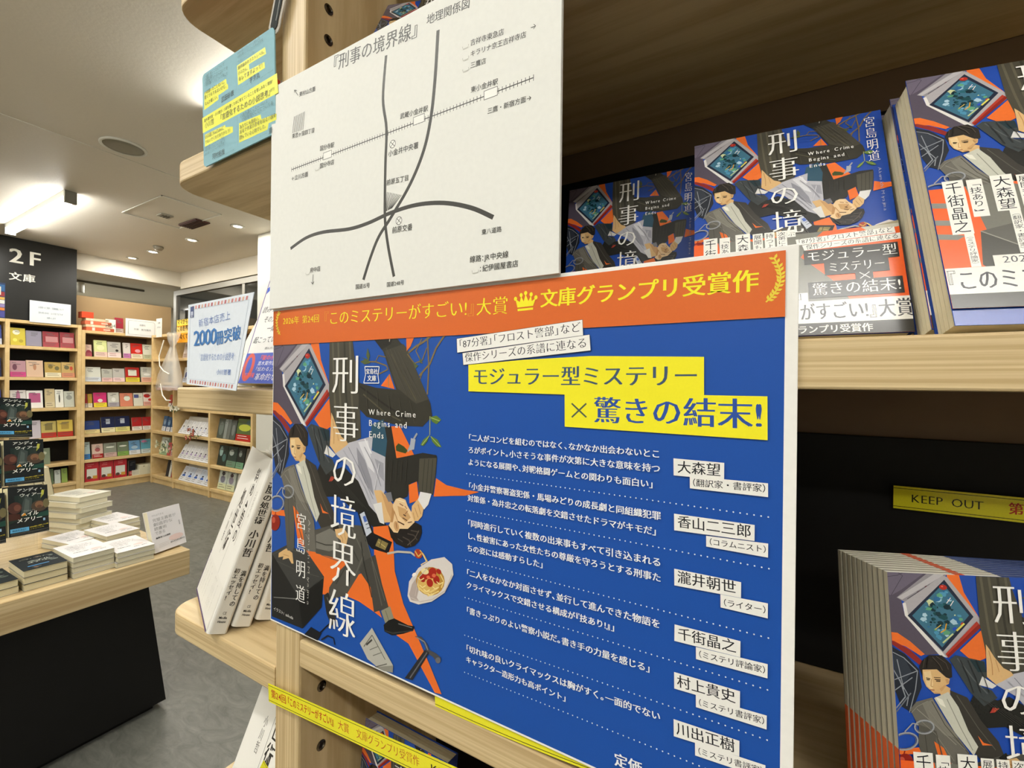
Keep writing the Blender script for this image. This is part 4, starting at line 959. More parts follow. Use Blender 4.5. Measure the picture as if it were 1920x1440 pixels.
for tx, y, x1 in (('Where Crime', 122, 90), ('Begins and', 117.2, 85), ('Ends', 112.5, 75)): s.text(tx, (66, y), (x1, y), 3.6, WH, 's', pitch=1.3)
s.text('宮島明道', (98.5, 144), (98.5, 110), 6.0, WH, 'm', vertical=True); s.text('Akemichi Miyajima', (100.5, 106), (100.5, 76), 2.2, 'b0b8c8', 'l', vertical=True)
TITLE_ME = s.mb.mesh('title', GLOSS)
def obi_mesh():
    s = Sheet(front(.001, -.0004), .004, 0); T = 66
    s.rect(-.3, 0, 105.3, T, 'f06428')
    # grey printing of the lower half of the drawing
    gr = '77766c'
    s.poly([(14, T), (30, T), (34, 64), (52, T), (70, T), (66, 62), (58, 50), (72, 34), (80, 20), (60, 16), (40, 20), (20, 30), (16, 55)], gr)
    s.poly([(16, 40), (40, 46), (56, 36), (50, 14), (24, 10), (14, 22)], '4c4b45'); s.poly([(16, 40), (40, 46), (56, 36), (30, 30)], '5f5e57')
    s.line((16, 40), (30, 30), (56, 36), w=.5, col='9a988c')
    for v in (58, 48, 40): s.poly([(-.3, v), (7, v-1), (10, v-2), (7, v-4), (-.3, v-3)], '8c8b84')
    s.poly([(88, T), (105.3, T), (105.3, 64), (92, 62)], 'c9c4b4'); s.poly([(94, T), (105.3, T), (105.3, 68)], 'a49c80')
    def vlabel(x, y0, y1, w_, t_, bg='f4f2ea', fg='23222a', st='g'):
        s.rect(x-w_/2, y1, x+w_/2, y0, bg); s.text(t_, (x, y0-.6), (x, y1+.6), w_*.82, fg, st, vertical=True)
    vlabel(9.5, 70, 39, 8.2, '千街晶之'); vlabel(11.5, 39, 21, 3.6, '（ミステリ評論家）'); vlabel(17.8, 69.5, 48, 6.0, '「技あり!」')
    vlabel(28, 70.5, 50, 8.2, '大森望'); vlabel(30, 50, 27, 4.0, '（翻訳家・書評家）'); vlabel(36.2, 69.5, 43, 5.4, '展開も面白い」'); vlabel(42.6, 69.5, 42, 5.4, '持つようになる'); vlabel(49, 69.5, 42, 5.4, '次第に大きな意味を'); vlabel(54, 69.5, 64.5, 4.4, '「小')
    # right half: tilted labels and black blocks
    s.poly([(56, 62.3), (103, 63.9), (103.3, 59.9), (56.5, 58.2)], 'f4f2ea'); s.text('「87分署」「フロスト警部」など', (57, 58.6), (102.5, 60.4), 3.8, '2a2a30', 'm')
    s.poly([(59, 58.0), (105.3, 59.6), (105.3, 55.8), (60, 54.2)], 'f4f2ea'); s.text('傑作シリーズの系譜に連なる', (61, 54.4), (104.5, 56.0), 3.8, '2a2a30', 'm')
    bk = '2a2824'
    for q in ((59.5, 44.6, 103.5, 54.0), (69, 36.6, 98.5, 45), (83, 32.0, 91, 37), (60.5, 22.6, 103.5, 32.8)): s.rect(*q, bk)
    s.text('モジュラー型', (60.5, 46.0), (103, 46.0), 7.6, WH, 'm'); s.text('ミステリー', (70.5, 38.2), (97, 38.2), 6.8, WH, 'm')
    s.line((85, 33.0), (89.5, 36.8), w=.4, col=WH); s.line((89.5, 33.0), (85, 36.8), w=.4, col=WH)
    s.text('驚きの結末!', (62, 24.0), (102.5, 24.0), 8.4, WH, 'm')
    s.rect(-.3, 7.2, 105.3, 20.8, 'eceae2'); s.rect(18, 20.8, 60, 26.4, 'eceae2')
    s.text('2026年 第24回', (21, 21.6), (57, 21.6), 5.0, '55565c', 'm')
    s.text('『このミステリーがすごい!』大賞', (-1, 8.6), (106, 8.6), 11.4, '34343c', 'M')
    s.rect(-.3, 0, 105.3, 7.2, '3a3832')
    cx = 31; s.poly([(cx-4.5, 1.6), (cx-5.6, 5.0), (cx-3, 3.8), (cx-2.6, 6.0), (cx-.8, 4.2), (cx, 6.6), (cx+.8, 4.2), (cx+2.6, 6.0), (cx+3, 3.8), (cx+5.6, 5.0), (cx+4.5, 1.6)], 'eceae2'); s.rect(cx-4.3, .6, cx+4.3, 1.1, 'eceae2')
    s.text('文庫グランプリ受賞作', (39, .9), (88, .9), 5.2, 'eceae2', 'b')
    return s
OBI_ME = obi_mesh().mb.mesh('paper_band', GLOSS)
def body_mesh(t_, band=True):
    mb = MB(); covers(mb, BW, BH, t_, '1f4aa8', '24408c', '20306a'); pages(mb, BW, BH, t_); return mb.mesh('page_block', PAPER)
BODY_ME = body_mesh(BT)
def part(name, me, parent, loc=None):
    o = bpy.data.objects.new(name, me); C.objects.link(o); o.parent = parent
    if loc: o.location = loc
    return o
def band_wrap(w_, t_, h_, colr):
    mb = MB(); e = .0003; mb.box(-e, w_+e, -e, -.00002, 0, h_, colr); mb.box(w_, w_+e, -e, t_+e, 0, h_, colr); mb.box(-e, w_+e, t_, t_+e, 0, h_, colr); return mb
WRAP_ME = band_wrap(BW, BT, .074, 'e8602a').mesh('band_wrap', GLOSS)
def novel(label, loc, rot, group='copies of the blue detective novel', band=True, title=True, me=None, lift=0):
    t = thing('paperback_book', label, 'book', loc, rot, group)
    part('page_block', me or BODY_ME, t)
    a = part('cover_art', ART_ME, t)
    if title: part('title_lettering', TITLE_ME, a)
    if band:
        b_o = part('paper_band', OBI_ME, t, (0, -.0005, lift))
    return t
upz = .2523
novel('blue mystery paperback facing out on upper shelf, partly hidden behind both posters', (.2577, .0931, .2546), (-.1367, -.0047, .0738))
novel('blue mystery paperback with orange band in the middle of the upper shelf', (.3692, .0379, .2561), (-.2990, -.0105, .1125))
for k in (1, 2): novel(('blue mystery paperback standing directly behind the middle one on upper shelf', 'hindmost blue mystery paperback behind the middle one on upper shelf')[k-1], (.3692+.0025*k, .0379+.0168*k, .2567), (-.2990, 0, .1125), band=True, title=False)
novel('blue mystery paperback with printed band at right end of upper shelf, nearest', (.4815, .0225, .2569), (-.3050, -.001, .19), lift=.008)
novel('blue mystery paperback showing only its page edges behind the right end one', (.4780, .0392, .2573), (-.3050, 0, .19), title=False)
novel('hidden blue mystery paperback third back at right end of upper shelf', (.4745, .0558, .2573), (-.3050, 0, .19), title=False)
novel('blue mystery paperback leaning far back above the map card', (.0689, .0310, .5160), (-.5152, 0, .3488), band=False)
novel('blue mystery paperback behind yellow tape on the lowest visible shelf', (.0585, .0454, -.2614), (-.1346, 0, 0))
# the lower right pile: thin booklets standing close together
TH_ = .0028
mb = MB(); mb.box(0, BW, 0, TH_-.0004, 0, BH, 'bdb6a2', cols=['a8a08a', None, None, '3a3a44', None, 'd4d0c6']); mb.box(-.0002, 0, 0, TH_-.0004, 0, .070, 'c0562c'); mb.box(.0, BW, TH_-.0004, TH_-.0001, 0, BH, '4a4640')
mb.box(.03, .034, 0, TH_-.0006, BH, BH+.0002, 'c05030'); mb.box(.05, .09, 0, TH_-.0006, BH, BH+.0002, '3c4c7c')
thin = mb.mesh('page_block', PAPER)
ord_ = ['front', 'second', 'third', 'fourth', 'fifth', 'sixth', 'seventh', 'eighth', 'ninth', 'rearmost']
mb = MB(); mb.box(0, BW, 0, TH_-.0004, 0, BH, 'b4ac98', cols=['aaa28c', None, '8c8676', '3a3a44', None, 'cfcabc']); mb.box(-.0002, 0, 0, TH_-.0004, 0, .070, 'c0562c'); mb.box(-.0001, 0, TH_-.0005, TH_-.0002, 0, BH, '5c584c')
mb.box(.03, .034, 0, TH_-.0006, BH, BH+.0002, 'c05030'); mb.box(.05, .09, 0, TH_-.0006, BH, BH+.0002, '3c4c7c')
pale = mb.mesh('page_block', PAPER)
def plain_booklet(label, loc, rot, group, me=None):
    t = thing('paperback_book', label, 'book', loc, rot, group); part('page_block', pale, t)
for k in range(10):
    f_ = k/9
    (novel if k == 0 else plain_booklet)('%s thin booklet in the upright stack at lower right%s' % (ord_[k], '' if k else ', blue mystery cover in view'), (.4640+(.4481-.4640)*f_, .0047+(.0260-.0047)*f_+.0*k, -.0066), (-.1026, 0, .43+(.36-.43)*f_), 'thin mystery booklets standing in a stack', me=thin)
# ================================================================== KEEP OUT TAPES
def tape(name, label, p0, p1, y, hgt, texts, bend=None, seg=24, sag=0, twist=0):
    """a printed yellow ribbon from p0 to p1 (x, z) with the given height; y may vary along it"""
    L = math.hypot(p1[0]-p0[0], p1[1]-p0[1]); ex, ez = (p1[0]-p0[0])/L, (p1[1]-p0[1])/L
    t = thing(name, label, 'tape', (p0[0], y if not callable(y) else y(0), p0[1]-.02))
    o0 = t.location.copy()
    def f(u, v, h):
        s_ = u/1000; k = s_/L; yy = y if not callable(y) else y(k)
        dz = -sag*4*k*(1-k)
        return (p0[0]+ex*s_-ez*v/1000-o0.x, yy-h/1000-o0.y, p0[1]+ez*s_+ex*v/1000+dz-o0.z)
    def strip(v0, v1, col, h):
        mb = MB(); n = seg
        vs_ = [f(L*1000*i/n, v, h) for i in range(n+1) for v in (v0, v1)]
        mb.add(vs_, [(2*i, 2*i+2, 2*i+3, 2*i+1) for i in range(n)], col); return mb
    H = hgt*1000
    mb = strip(0, H, 'ece42c', 0); b2 = strip(0, H, 'ece42c', -.25); mb.add(b2.v, b2.f, 'ece42c')
    mb.build('ribbon', GLOSS, t)
    s = Sheet(f, .03); 
    for v in (H*.10, H*.90):
        ln = strip(v-.22, v+.22, '3c3a14', .05); s.mb.add(ln.v, ln.f, '3c3a14')
    for tx, u0, u1, col, stl in texts: s.h = .06; s.text(tx, (u0, H*.28), (u1, H*.28), H*.50, col, stl)
    s.build('lettering', GLOSS, t); return t
TR = 'c03a1e'; TK = '33331c'
Lg = math.hypot(.47, .03)
tape('warning_tape', 'yellow keep out tape across the shelf post below the blue poster', (.0055, -.0735), (.46, -.0370), -.004, .0168, [('第24回', 4, 27, 'c86028', 'b'), ('『このミステリーがすごい!』', 29, 92, TR, 'b'), ('大賞', 97, 111, 'c05a28', 'g'), ('文庫グランプリ受賞作', 119, 186, 'c05a28', 'm'), ('KEEP OUT', 196, 248, TK, 'm'), ('第24回', 262, 290, 'c86028', 'b')], sag=.0)
tape('warning_tape', 'yellow keep out tape sticking out from under the blue poster bottom edge', (.2000, -.0085), (.47, .0165), lambda k: .0014-.0*k, .0160, [('KEEP OUT', 82, 128, TK, 'm')], sag=.006)
tape('warning_tape', 'yellow keep out tape stuck on the black board at right', (.4960, .1350), (.66, .1350), .190, .0175, [('KEEP OUT', 10, 50, TK, 'm'), ('第24回', 62, 86, TR, 'b'), ('『このミステリー', 92, 150, TR, 'b')])
tape('warning_tape', 'short yellow tape piece at the bottom of the shelf post', (-.012, -.148), (.03, -.172), -.003, .0168, [('KEEP', 16, 36, TK, 'm')])

# ================================================================== TEAL CARD, HAND-WRITTEN CARD
tc = thing('promotional_card', 'teal card with yellow highlighted lines on the upper end shelf edge', 'card', (-.1238, -.0032, .4598), (.0171, -.0153, -.0019))
def rr(u0, v0, u1, v1, r, n=5):
    out = []
    for cx, cy, a0 in ((u1-r, v1-r, 0), (u0+r, v1-r, 90), (u0+r, v0+r, 180), (u1-r, v0+r, 270)):
        for k in range(n+1): a = math.radians(a0+90*k/n); out.append((cx+r*math.cos(a), cy+r*math.sin(a)))
    return out
mb = MB(); mb.prism([(u/1000, v/1000) for u, v in rr(0, 0, 130, 100, 5)], 0, .0012, 'y', '8cb6c0'); mb.build('board', PAPER, tc)
s = Sheet(front(), .012, 1.08)
def t_(x, y): return TH(370+x/5.143, 40+y/5.143)
YT = 'e6e53a'
for q in (((50, 935), (770, 500), (782, 690), (55, 1080)), ((70, 690), (280, 555), (285, 600), (298, 612), (300, 650), (205, 715), (207, 755), (68, 858)), ((75, 1095), (270, 1000), (275, 1022), (345, 1015), (345, 1070), (75, 1212)),
          ((385, 430), (655, 250), (665, 315), (500, 415), (505, 470), (650, 392), (655, 450), (395, 618)), ((405, 985), (612, 900), (620, 945), (765, 890), (765, 950), (690, 985), (680, 1045), (405, 1172))): s.poly([t_(*k) for k in q], YT)
s.line(t_(378, 330), t_(378, 660), w=.25, col='6b9a98'); s.line(t_(388, 920), t_(392, 1210), w=.25, col='6b9a98')
D1 = '2e3a2a'; D2 = '41605c'
for tx, p_, q_, sz, col in (('直木賞作家・小川哲が、小説を書くために考えていることを惜しみなく開陳！', (68, 980), (745, 590), 4.6, D1), ('小川哲', (75, 1040), (165, 990), 8, D1), ('『言語化するための小説思考』', (222, 968), (710, 715), 8.6, D1), ('新刊', (706, 690), (748, 668), 6, 'a0a838'),
      ('小説書いたことないし、', (72, 712), (272, 600), 4.4, D1), ('書くつもりもないけど、', (72, 760), (285, 640), 4.4, D1), ('なんか嬉しい。', (76, 820), (200, 745), 4.4, D1), ('武田砂鉄', (235, 790), (358, 715), 6.2, '33453f'),
      ('創作論のネクストレベル。', (395, 475), (655, 310), 4.6, D1), ('小川さん、', (398, 525), (495, 470), 4.6, D1), ('キレてますよって！', (400, 590), (650, 440), 4.6, D1), ('宇多丸', (505, 605), (608, 545), 6.6, '33453f'),
      ('小川君、YouTubeに', (78, 1140), (262, 1048), 4.4, D1), ('でないでくれてありがとう！', (80, 1190), (335, 1062), 4.4, D1), ('河村拓哉', (148, 1340), (270, 1285), 6.2, '33453f'),
      ('あまりにも面白い。', (412, 1045), (605, 955), 4.6, D1), ('まるで作家の思考を辿る小説を', (412, 1095), (765, 925), 4.6, D1), ('読んでいる心地でした。', (412, 1148), (670, 1030), 4.6, D1), ('齋', (695, 1098), (732, 1080), 6.6, '33453f')):
    s.text(tx, t_(*p_), t_(*q_), sz, col, 'g')
for k, (p_, q_) in enumerate((((75, 560), (270, 430)), ((75, 590), (300, 470)), ((75, 615), (250, 510)), ((75, 640), (300, 520)), ((390, 330), (610, 175)), ((395, 365), (640, 195)), ((395, 405), (560, 300)), ((612, 560), (740, 480)), ((440, 640), (500, 610)), ((420, 945), (690, 790)), ((440, 975), (740, 810)), ((75, 1245), (270, 1130)), ((75, 1270), (280, 1165)), ((75, 1310), (270, 1195)), ((280, 1290), (365, 1245)), ((610, 1120), (680, 1085)))):
    s.text('小説を書くことについて考えた言葉の数々'[:6+k % 9+5], t_(*p_), t_(*q_), 2.4, D2, 't')
s.build('lettering', PRINT, tc)

# hand-lettered card standing on the middle end shelf (slightly twisted sheet)
hc = thing('handmade_card', 'white hand lettered card with a red beaded border and blue writing', 'card', (-.07, -.02, .22))
def lerp3(a, b, t_): return tuple(a[i]+(b[i]-a[i])*t_ for i in range(3))
BLc, BRc, TLc, TRc = (-.1178, -.0200, .2242), (-.0271, -.0190, .2186), (-.1182, -.0190, .3072), (-.0062, -.0150, .3110)
def hmap(u, v, h):
    a = lerp3(BLc, BRc, u/100); b = lerp3(TLc, TRc, u/100); p = lerp3(a, b, v/130)
    return (p[0]+.07, p[1]+.02-h/1000+.0*0, p[2]-.22)
mb = MB(); n_ = 8
for hh in (0, -.5):
    mb.add([hmap(100*i/n_, v, hh) for i in range(n_+1) for v in (0, 130)], [(2*i, 2*i+2, 2*i+3, 2*i+1) for i in range(n_)], 'dfe6ee')
mb.build('board', PAPER, hc)
s = Sheet(hmap, .02)
for v in (5, 124):
    for i in range(17):
        u = 8+i*5.2; s.poly([(u-1.4, v-2.6), (u+1.4, v-2.6), (u+1.6, v+2.6), (u-1.2, v+2.6)], ['c07a78', 'd69a94', 'b86a70', 'd8b4a0'][i % 4], up=False); s.h += s.step/8
for p_ in (((4, 9), (4, 121)), ((95, 9), (95, 121)), ((4, 9), (95, 9)), ((4, 121), (95, 121))): s.line(*p_, w=.35, col='a8b8c8')
s.rect(4, 108, 10, 126, '4c5a86'); s.rect(5.2, 112, 8.8, 118, 'c8cede'); s.text('書店', (7, 111.6), (7, 108.5), 3, 'ffffff', 'g', vertical=True)
HB = '3f6fb4'
s.text('新宿本店売上', (20, 90), (72, 97), 14, '5f7fc0', 'l'); s.text('2000', (12, 58), (52, 60), 34, '3f78b8', 'b', pitch=.8); s.text('冊突破', (53, 61), (93, 68), 22, '3f78b8', 'b')
s.text('『言語化するための小説思考』', (24, 38), (90, 40), 12, '4f74b8', 'l'); s.text('小川哲著', (60, 19), (86, 20), 8.5, '4f74b8', 'g')
s.build('lettering', PRINT, hc)

# ================================================================== WHITE ESSAY BOOKS ON THE END SHELF
EW, EH, ET = .128, .188, .0195
def essay_parts():
    mb = MB(); wc = 'e6e4dc'
    # jacket with a rounded spine on the right and bowed fore-edge
    pr = [(0, 0), (EW-.004, 0)]+[(EW-.004+.004*math.sin(a), .004-.004*math.cos(a)) for a in [math.pi/2*k/4 for k in range(1, 5)]]
    pr += [(EW-.004+.004*math.cos(a), ET-.004+.004*math.sin(a)) for a in [math.pi/2*k/4 for k in range(1, 5)]]+[(0, ET), (0, ET-.0012), (EW-.004, ET-.0012), (EW-.0016, ET-.004), (EW-.0016, .004), (EW-.004, .0012), (0, .0012)]
    mb.prism(pr, 0, EH, 'z', wc); jacket = mb.mesh('jacket', PRINT)
    mb = MB(); mb.box(.003, EW-.002, .0013, ET-.0013, .003, EH-.003, 'dcd8c8'); blk = mb.mesh('page_block', PAPER)
    s = Sheet(front(.001, 0), .02); K2 = '34322e'
    s.text('斜め45度の', (90, 172), (90, 84), 17, K2, 'b', vertical=True); s.text('処世術', (58, 142), (58, 66), 17, K2, 'b', vertical=True); s.text('小川哲', (32, 110), (32, 70), 8, K2, 'm', vertical=True)
    for x, a, b in ((104, 170, 85), (78, 150, 40), (47, 128, 60)): s.line((x, a), (x, b), w=.5, col=K2)
    s.text('OGAWA', (118, 150), (118, 120), 5, '6a6860', 'l', vertical=True)
    s.rect(0, 0, EW*1000-4, 46, 'e2e0d8')
    for x, y0, y1 in ((100, 40, 12), (88, 42, 6), (82, 42, 6), (76, 42, 6), (52, 38, 6), (40, 42, 10), (26, 42, 10), (14, 42, 4)): s.text('書くこと生きること考えること', (x, y0), (x, y1), 2.6, '8a887e', 't', vertical=True)
    fl = s.mb.mesh('cover_lettering', PRINT)
    s = Sheet(lambda u, v, h: (EW+h*.001, u*.001, v*.001), .02); m = ET*500
    s.text('斜め45度の処世術', (m, 184), (m, 116), 9.5, K2, 'b', vertical=True); s.text('小川哲', (m, 110), (m, 80), 10, K2, 'b', vertical=True)
    s.text('満を持しての', (m+3.8, 66), (m+3.8, 28), 5.6, '3f3d38', 'b', vertical=True); s.text('初エッセイ！', (m-3.2, 68), (m-3.2, 34), 5.6, '3f3d38', 'b', vertical=True)
    s.text('CE', (m-1.8, 19.5), (m+2.0, 19.5), 4.0, K2, 'g'); s.text('Media', (m-4, 15), (m+4, 15), 3.6, K2, 'b'); s.text('House', (m-4, 11), (m+4, 11), 3.6, K2, 'b')
    sp = s.mb.mesh('spine_lettering', PRINT)
    mb = MB(); mb.box(0, EW-.006, -.0006, -.0001, -.0004, .0016, '4a3266'); mb.box(-.0004, .0006, -.0006, .004, 0, .05, '4a3266'); pu = mb.mesh('purple_edge', PRINT)
    return jacket, blk, fl, sp, pu
EJ, EB, EF, ES, EP = essay_parts()
def essay(label, loc, rot, purple=False, group='white essay books'):
    t = thing('hardcover_book', label, 'book', loc, rot, group)
    j = part('jacket', EJ, t); part('page_block', EB, t); part('cover_lettering', EF, j); part('spine_lettering', ES, j)
    if purple: part('purple_edge', EP, j)
    return t
yw = -.3662
en = ['front white essay book on the low end shelf, its cover fully in view', 'second white essay book from the front, its spine in view', 'third white essay book from the front, spine half hidden by poster', 'fourth white essay book, only its lower spine showing beside the post', 'hindmost white essay book on the low end shelf']
for k in range(5):
    d = k*.0225
    essay(en[k], (-.2191-math.sin(yw)*d*1.0, .0383+math.cos(yw)*d, -.0392), (-.3246, .0, yw), k == 0)
essay('white essay book in shade on the middle end shelf behind the card', (-.2290, .0740, .2290), (-.4400, .06, 0.02), group='white essay books')
essay('white essay book lying open to view on the lowest end shelf', (-.1500, .03, -.2815), (-.40, 0, -.1))
# white and blue book on the middle end shelf
XS = .155/.186
xb = thing('hardcover_book', 'white book with purple edge and blue band behind the handmade card', 'book', (-.1380, .0430, .2252), (-.277, 0, 0))
mb = MB(); covers(mb, .133*XS, .186*XS, .018, 'e8e8e6', 'e8e8e6', 'e8e8e6'); pages(mb, .133*XS, .186*XS, .018); mb.build('page_block', PAPER, xb)
s = Sheet(front(.001*XS), .02); s.rect(-.2, 0, 1.6, 186, '5a3a90')
s.poly([(2, 150), (16, 160), (40, 163), (70, 164), (70, 158), (40, 156), (18, 152), (2, 140)], '2c55c8')
for tx, x0, x1, y in (('その読書は', 34, 84, 128), ('読みやすく、', 6, 66, 108), ('その文章は', 16, 66, 92), ('一体どこで', 30, 80, 77), ('起こっているのか', 6, 90, 60)): s.text(tx, (x0, y), (x1, y), 11, '25252a', 'g', slant=.2)
s.text('読んだ人の感想から', (40, 50), (96, 50), 4, '55555a', 'g'); s.build('cover_lettering', PRINT, xb)
s = Sheet(front(.001*XS, y=-.0003), .02); s.rect(-.2, 0, 133.2, 45, '2546b4'); s.ellipse(14, 24, 13, 21, 'c8402c', 28); s.ellipse(14, 25, 6, 14, '2546b4', 28)
s.text('万部突破', (10, 8), (34, 8), 8, 'e05038', 'b'); s.text('『彼の小説が', (36, 34), (88, 34), 8, 'e05038', 'b', slant=.15); s.text('直木賞作家の', (34, 26), (84, 26), 7, 'e8e8f0', 'g', slant=.15); s.text('「伝わる」文章', (32, 17.5), (90, 17.5), 7, 'e8e8f0', 'g', slant=.15); s.text('革命的な一冊', (36, 4), (110, 4), 11, 'e8e8f0', 'g', slant=.15)
s.build('paper_band', PRINT, xb)
# grey and red books on upper end shelf seen between the card and the post
t = thing('paperback_book', 'grey paperback with a round logo between the teal card and post', 'book', (-.186, .050, .4895), (-.3, 0, 0))
mb = MB(); mb.bbox(0, .105, 0, .016, .0, .134, r=.006, col='a8a396'); mb.build('page_block', PRINT, t)
s = Sheet(front(), .02); s.ellipse(90, 104, 9, 9, '4a4a44'); s.text('本', (84, 100), (96, 100), 12, 'b8b4a8', 'g'); s.ellipse(52, 80, 24, 30, '8f8b80'); s.build('cover_lettering', PRINT, t)
t = thing('paperback_book', 'red and white striped paperback between the teal card and post', 'book', (-.183, .026, .4868), (-.2, 0, 0))
mb = MB(); covers(mb, .105, .09, .01, 'b03428'); pages(mb, .105, .09, .01); mb.build('page_block', PRINT, t)
s = Sheet(front(), .02)
for k in range(7): s.poly([(70, 10+k*11), (104, 18+k*11), (104, 22+k*11), (70, 12.5+k*11)], 'e6ddd0', up=False)
s.build('cover_lettering', PRINT, t)
# hanging price tag shaped strip at the top of the post
t = thing('hanging_strip', 'dark tongue shaped strip in clear plastic hanging beside the post top', 'strip', (.0035, -.004, .5545))
mb = MB()
def tongue(w0, L, sl): return [(sl*L+w0, L), (sl*L-w0, L)]+[(-w0*math.cos(a)*.9, w0-w0*math.sin(a)) for a in [math.pi*k/10 for k in range(11)]]
mb.prism([(x, z) for x, z in tongue(.0105, .06, .30)], 0, .0008, 'y', 'b0a898')
pm, n, l, b = new_mat('clear_plastic', .35, .3); b.inputs['Base Color'].default_value = (.42, .38, .3, 1); b.inputs['Alpha'].default_value = .55
mb.build('plastic_sleeve', pm, t)
mb = MB(); mb.prism([(x, z+.0045) for x, z in tongue(.0062, .055, .32)], -.0006, -.0001, 'y', '2a2e2c'); sl_ = mb.build('dark_insert', PAPER, t)
s = Sheet(front(y=-.0006), .02); s.line((3, 12), (12, 40), w=.5, col='9a9c94'); s.build('stitching', PRINT, t)

# ================================================================== WALL SHELVES IN THE BACKGROUND
def shelf_unit(label, frame, boards, back_mat, faceX_=True, name='wall_bookshelf'):
    """frame: (a0,a1) extent along the wall, uprights at given positions; faceX: unit faces +x with its front at x=-6.85, else faces -y with its front at y=2.5"""
    a0, a1, ups, z1 = frame
    if faceX_:
        t = thing(name, label, 'bookshelf', (-6.99, (a0+a1)/2, -1.172)); F = lambda a, b, d0, d1, zz0, zz1: (-6.85-d1, -6.85-d0, a, b, zz0, zz1)
    else:
        t = thing(name, label, 'bookshelf', ((a0+a1)/2, 2.64, -1.172)); F = lambda a, b, d0, d1, zz0, zz1: (a, b, 2.5+d0, 2.5+d1, zz0, zz1)
    def bx(nm, mt, a): mb = MB(); mb.bbox(*a, r=.002, seg=1); mb.build(nm, mt, t, world=True)
    for u in ups: bx('upright', WALLW, F(u, u+.035, 0, .275, -1.172, z1))
    for i in range(len(ups)-1):
        for z in boards: bx('shelf_board', WALLW, F(ups[i]+.035, ups[i+1], .004, .272, z-.035, z))
        bx('plinth', WALLW, F(ups[i]+.035, ups[i+1], .02, .04, -1.172, boards[-1]-.036))
    bx('back_panel', back_mat, F(a0+.03, a1-.03, .275, .285, -1.172, z1))
    return t
L1 = [.89, .6, .243, -.118, -.473, -.786, -1.03]; L2 = [.835, .51, .195, -.13, -.46, -.78, -1.06]
shelf_unit('wooden wall bookshelf with black back panels under the floor sign', (.56, 1.81, [.56, 1.185, 1.775], .8899), L1, BLACK)
shelf_unit('wooden wall bookshelf with brown back, between sign and room corner', (1.811, 2.6, [1.811, 2.565], .8349), L2, BROWN)
shelf_unit('wooden wall bookshelf along the window side with three bays', (-6.80, -4.40, [-6.80, -6.195, -5.315, -4.435], .8349), L2, BROWN, False)
# black sign board
sg = thing('floor_sign', 'black sign board reading 2F above the left wall bookshelf', 'sign', (-6.88, 1.0, .892))
mb = MB(); mb.box(-6.90, -6.868, .2, 1.765, .892, CEIL-.001); mb.build('sign_board', SIGNBLK, sg, world=True)
s = Sheet(lambda u, v, h: (.012+h*.001, .2+u*.001, v*.001), .5); s.to3 = lambda u, v, h: (-6.868+h*.001+6.88, u*.001-1.0, v*.001-.892)
for ch, p_, q_, sz in (('2', (1205, 1500), (1325, 1500), 225), ('F', (1355, 1500), (1462, 1500), 225), ('文', (1208, 1325), (1308, 1325), 98), ('庫', (1314, 1325), (1414, 1325), 98)):
    s = Sheet(s.to3, .5); s.text(ch, p_, q_, sz, 'f4f2e6', 'b'); s.build('letter', PRINT, sg)

def notice(label, y0, y1, z0, z1, x=-6.846, lines=(), border=False, tint='e4e4e0', name='paper_notice'):
    t = thing(name, label, 'notice', (x, (y0+y1)/2, z0)); W_ = (y1-y0)*1000; H_ = (z1-z0)*1000
    mb = MB(); mb.box(-.002, 0, -W_/2000, W_/2000, 0, H_/1000, tint); mb.build('board', PAPER, t)
    s = Sheet(lambda u, v, h: (h*.001, (u-W_/2)*.001, v*.001), .4)
    if border:
        q = rr(W_*.08, H_*.1, W_*.92, H_*.9, H_*.08)
        for i in range(len(q)): s.line(q[i], q[(i+1) % len(q)], w=2.5, col='7a7e80')
    for tx, fx0, fx1, fy, sz, col in lines: s.text(tx, (W_*fx0, H_*fy), (W_*fx1, H_*fy), sz, col, 'g')
    if lines or border: s.build('lettering', PRINT, t)
    return t
notice('white paper notice taped over the top edge of the left wall shelf', 1.367, 1.709, .877, 1.125, x=-6.843, lines=(('お客様へのご案内', .2, .48, .66, 26, '6a7a88'), ('文庫売場について', .52, .82, .66, 26, '6a7a88'), ('在庫のお問い合わせは', .2, .45, .42, 24, '6a7a88'), ('レジまでどうぞ', .5, .8, .42, 24, '6a7a88'), ('お願いします', .4, .62, .2, 24, '6a7a88')), tint='dde2e4')
notice('framed white notice with rounded border on the corner shelf top', 2.229, 2.570, .805, 1.036, x=-6.83, lines=(('出版社', .42, .62, .62, 26, '5a5e60'), ('文庫　新刊案内', .24, .8, .36, 26, '5a5e60')), border=True)
notice('small white card reading HO4 on the corner shelf top', 2.035, 2.138, .835, 1.0, x=-6.86, lines=(('HO4', .0, 1.0, .34, 60, '3c3e38'),), tint='e0e6d8')
nt_ = thing('paper_notice', 'narrow white notice on the shelf top right of the framed one', 'notice', (-6.66, 2.497, .80))
mb = MB(); mb.box(0, .16, 0, .002, 0, .25, 'e0e0d8'); mb.build('board', PAPER, nt_)
s = Sheet(front(.001), .4); s.text('文庫', (50, 180), (110, 180), 22, '6a6e70', 'g'); s.text('新刊台', (30, 120), (130, 120), 24, '6a6e70', 'g'); s.build('lettering', PRINT, nt_)
og = thing('promotional_card', 'yellow orange card with bold black writing left of handmade card', 'card', (-6.03, 2.47, .70))
mb = MB(); mb.box(0, .36, 0, .003, 0, .29, 'e8a028'); mb.build('board', PAPER, og)
s = Sheet(front(.001), .4); s.rect(0, 215, 360, 290, 'f0d050'); s.rect(0, 120, 360, 200, 'f0c870')
for tx, y in (('ママがもう', 225), ('この世界に', 140), ('いなくても', 40)): s.text(tx, (12, y), (350, y), 78, '1e1810', 'b')
s.build('lettering', PRINT, og)

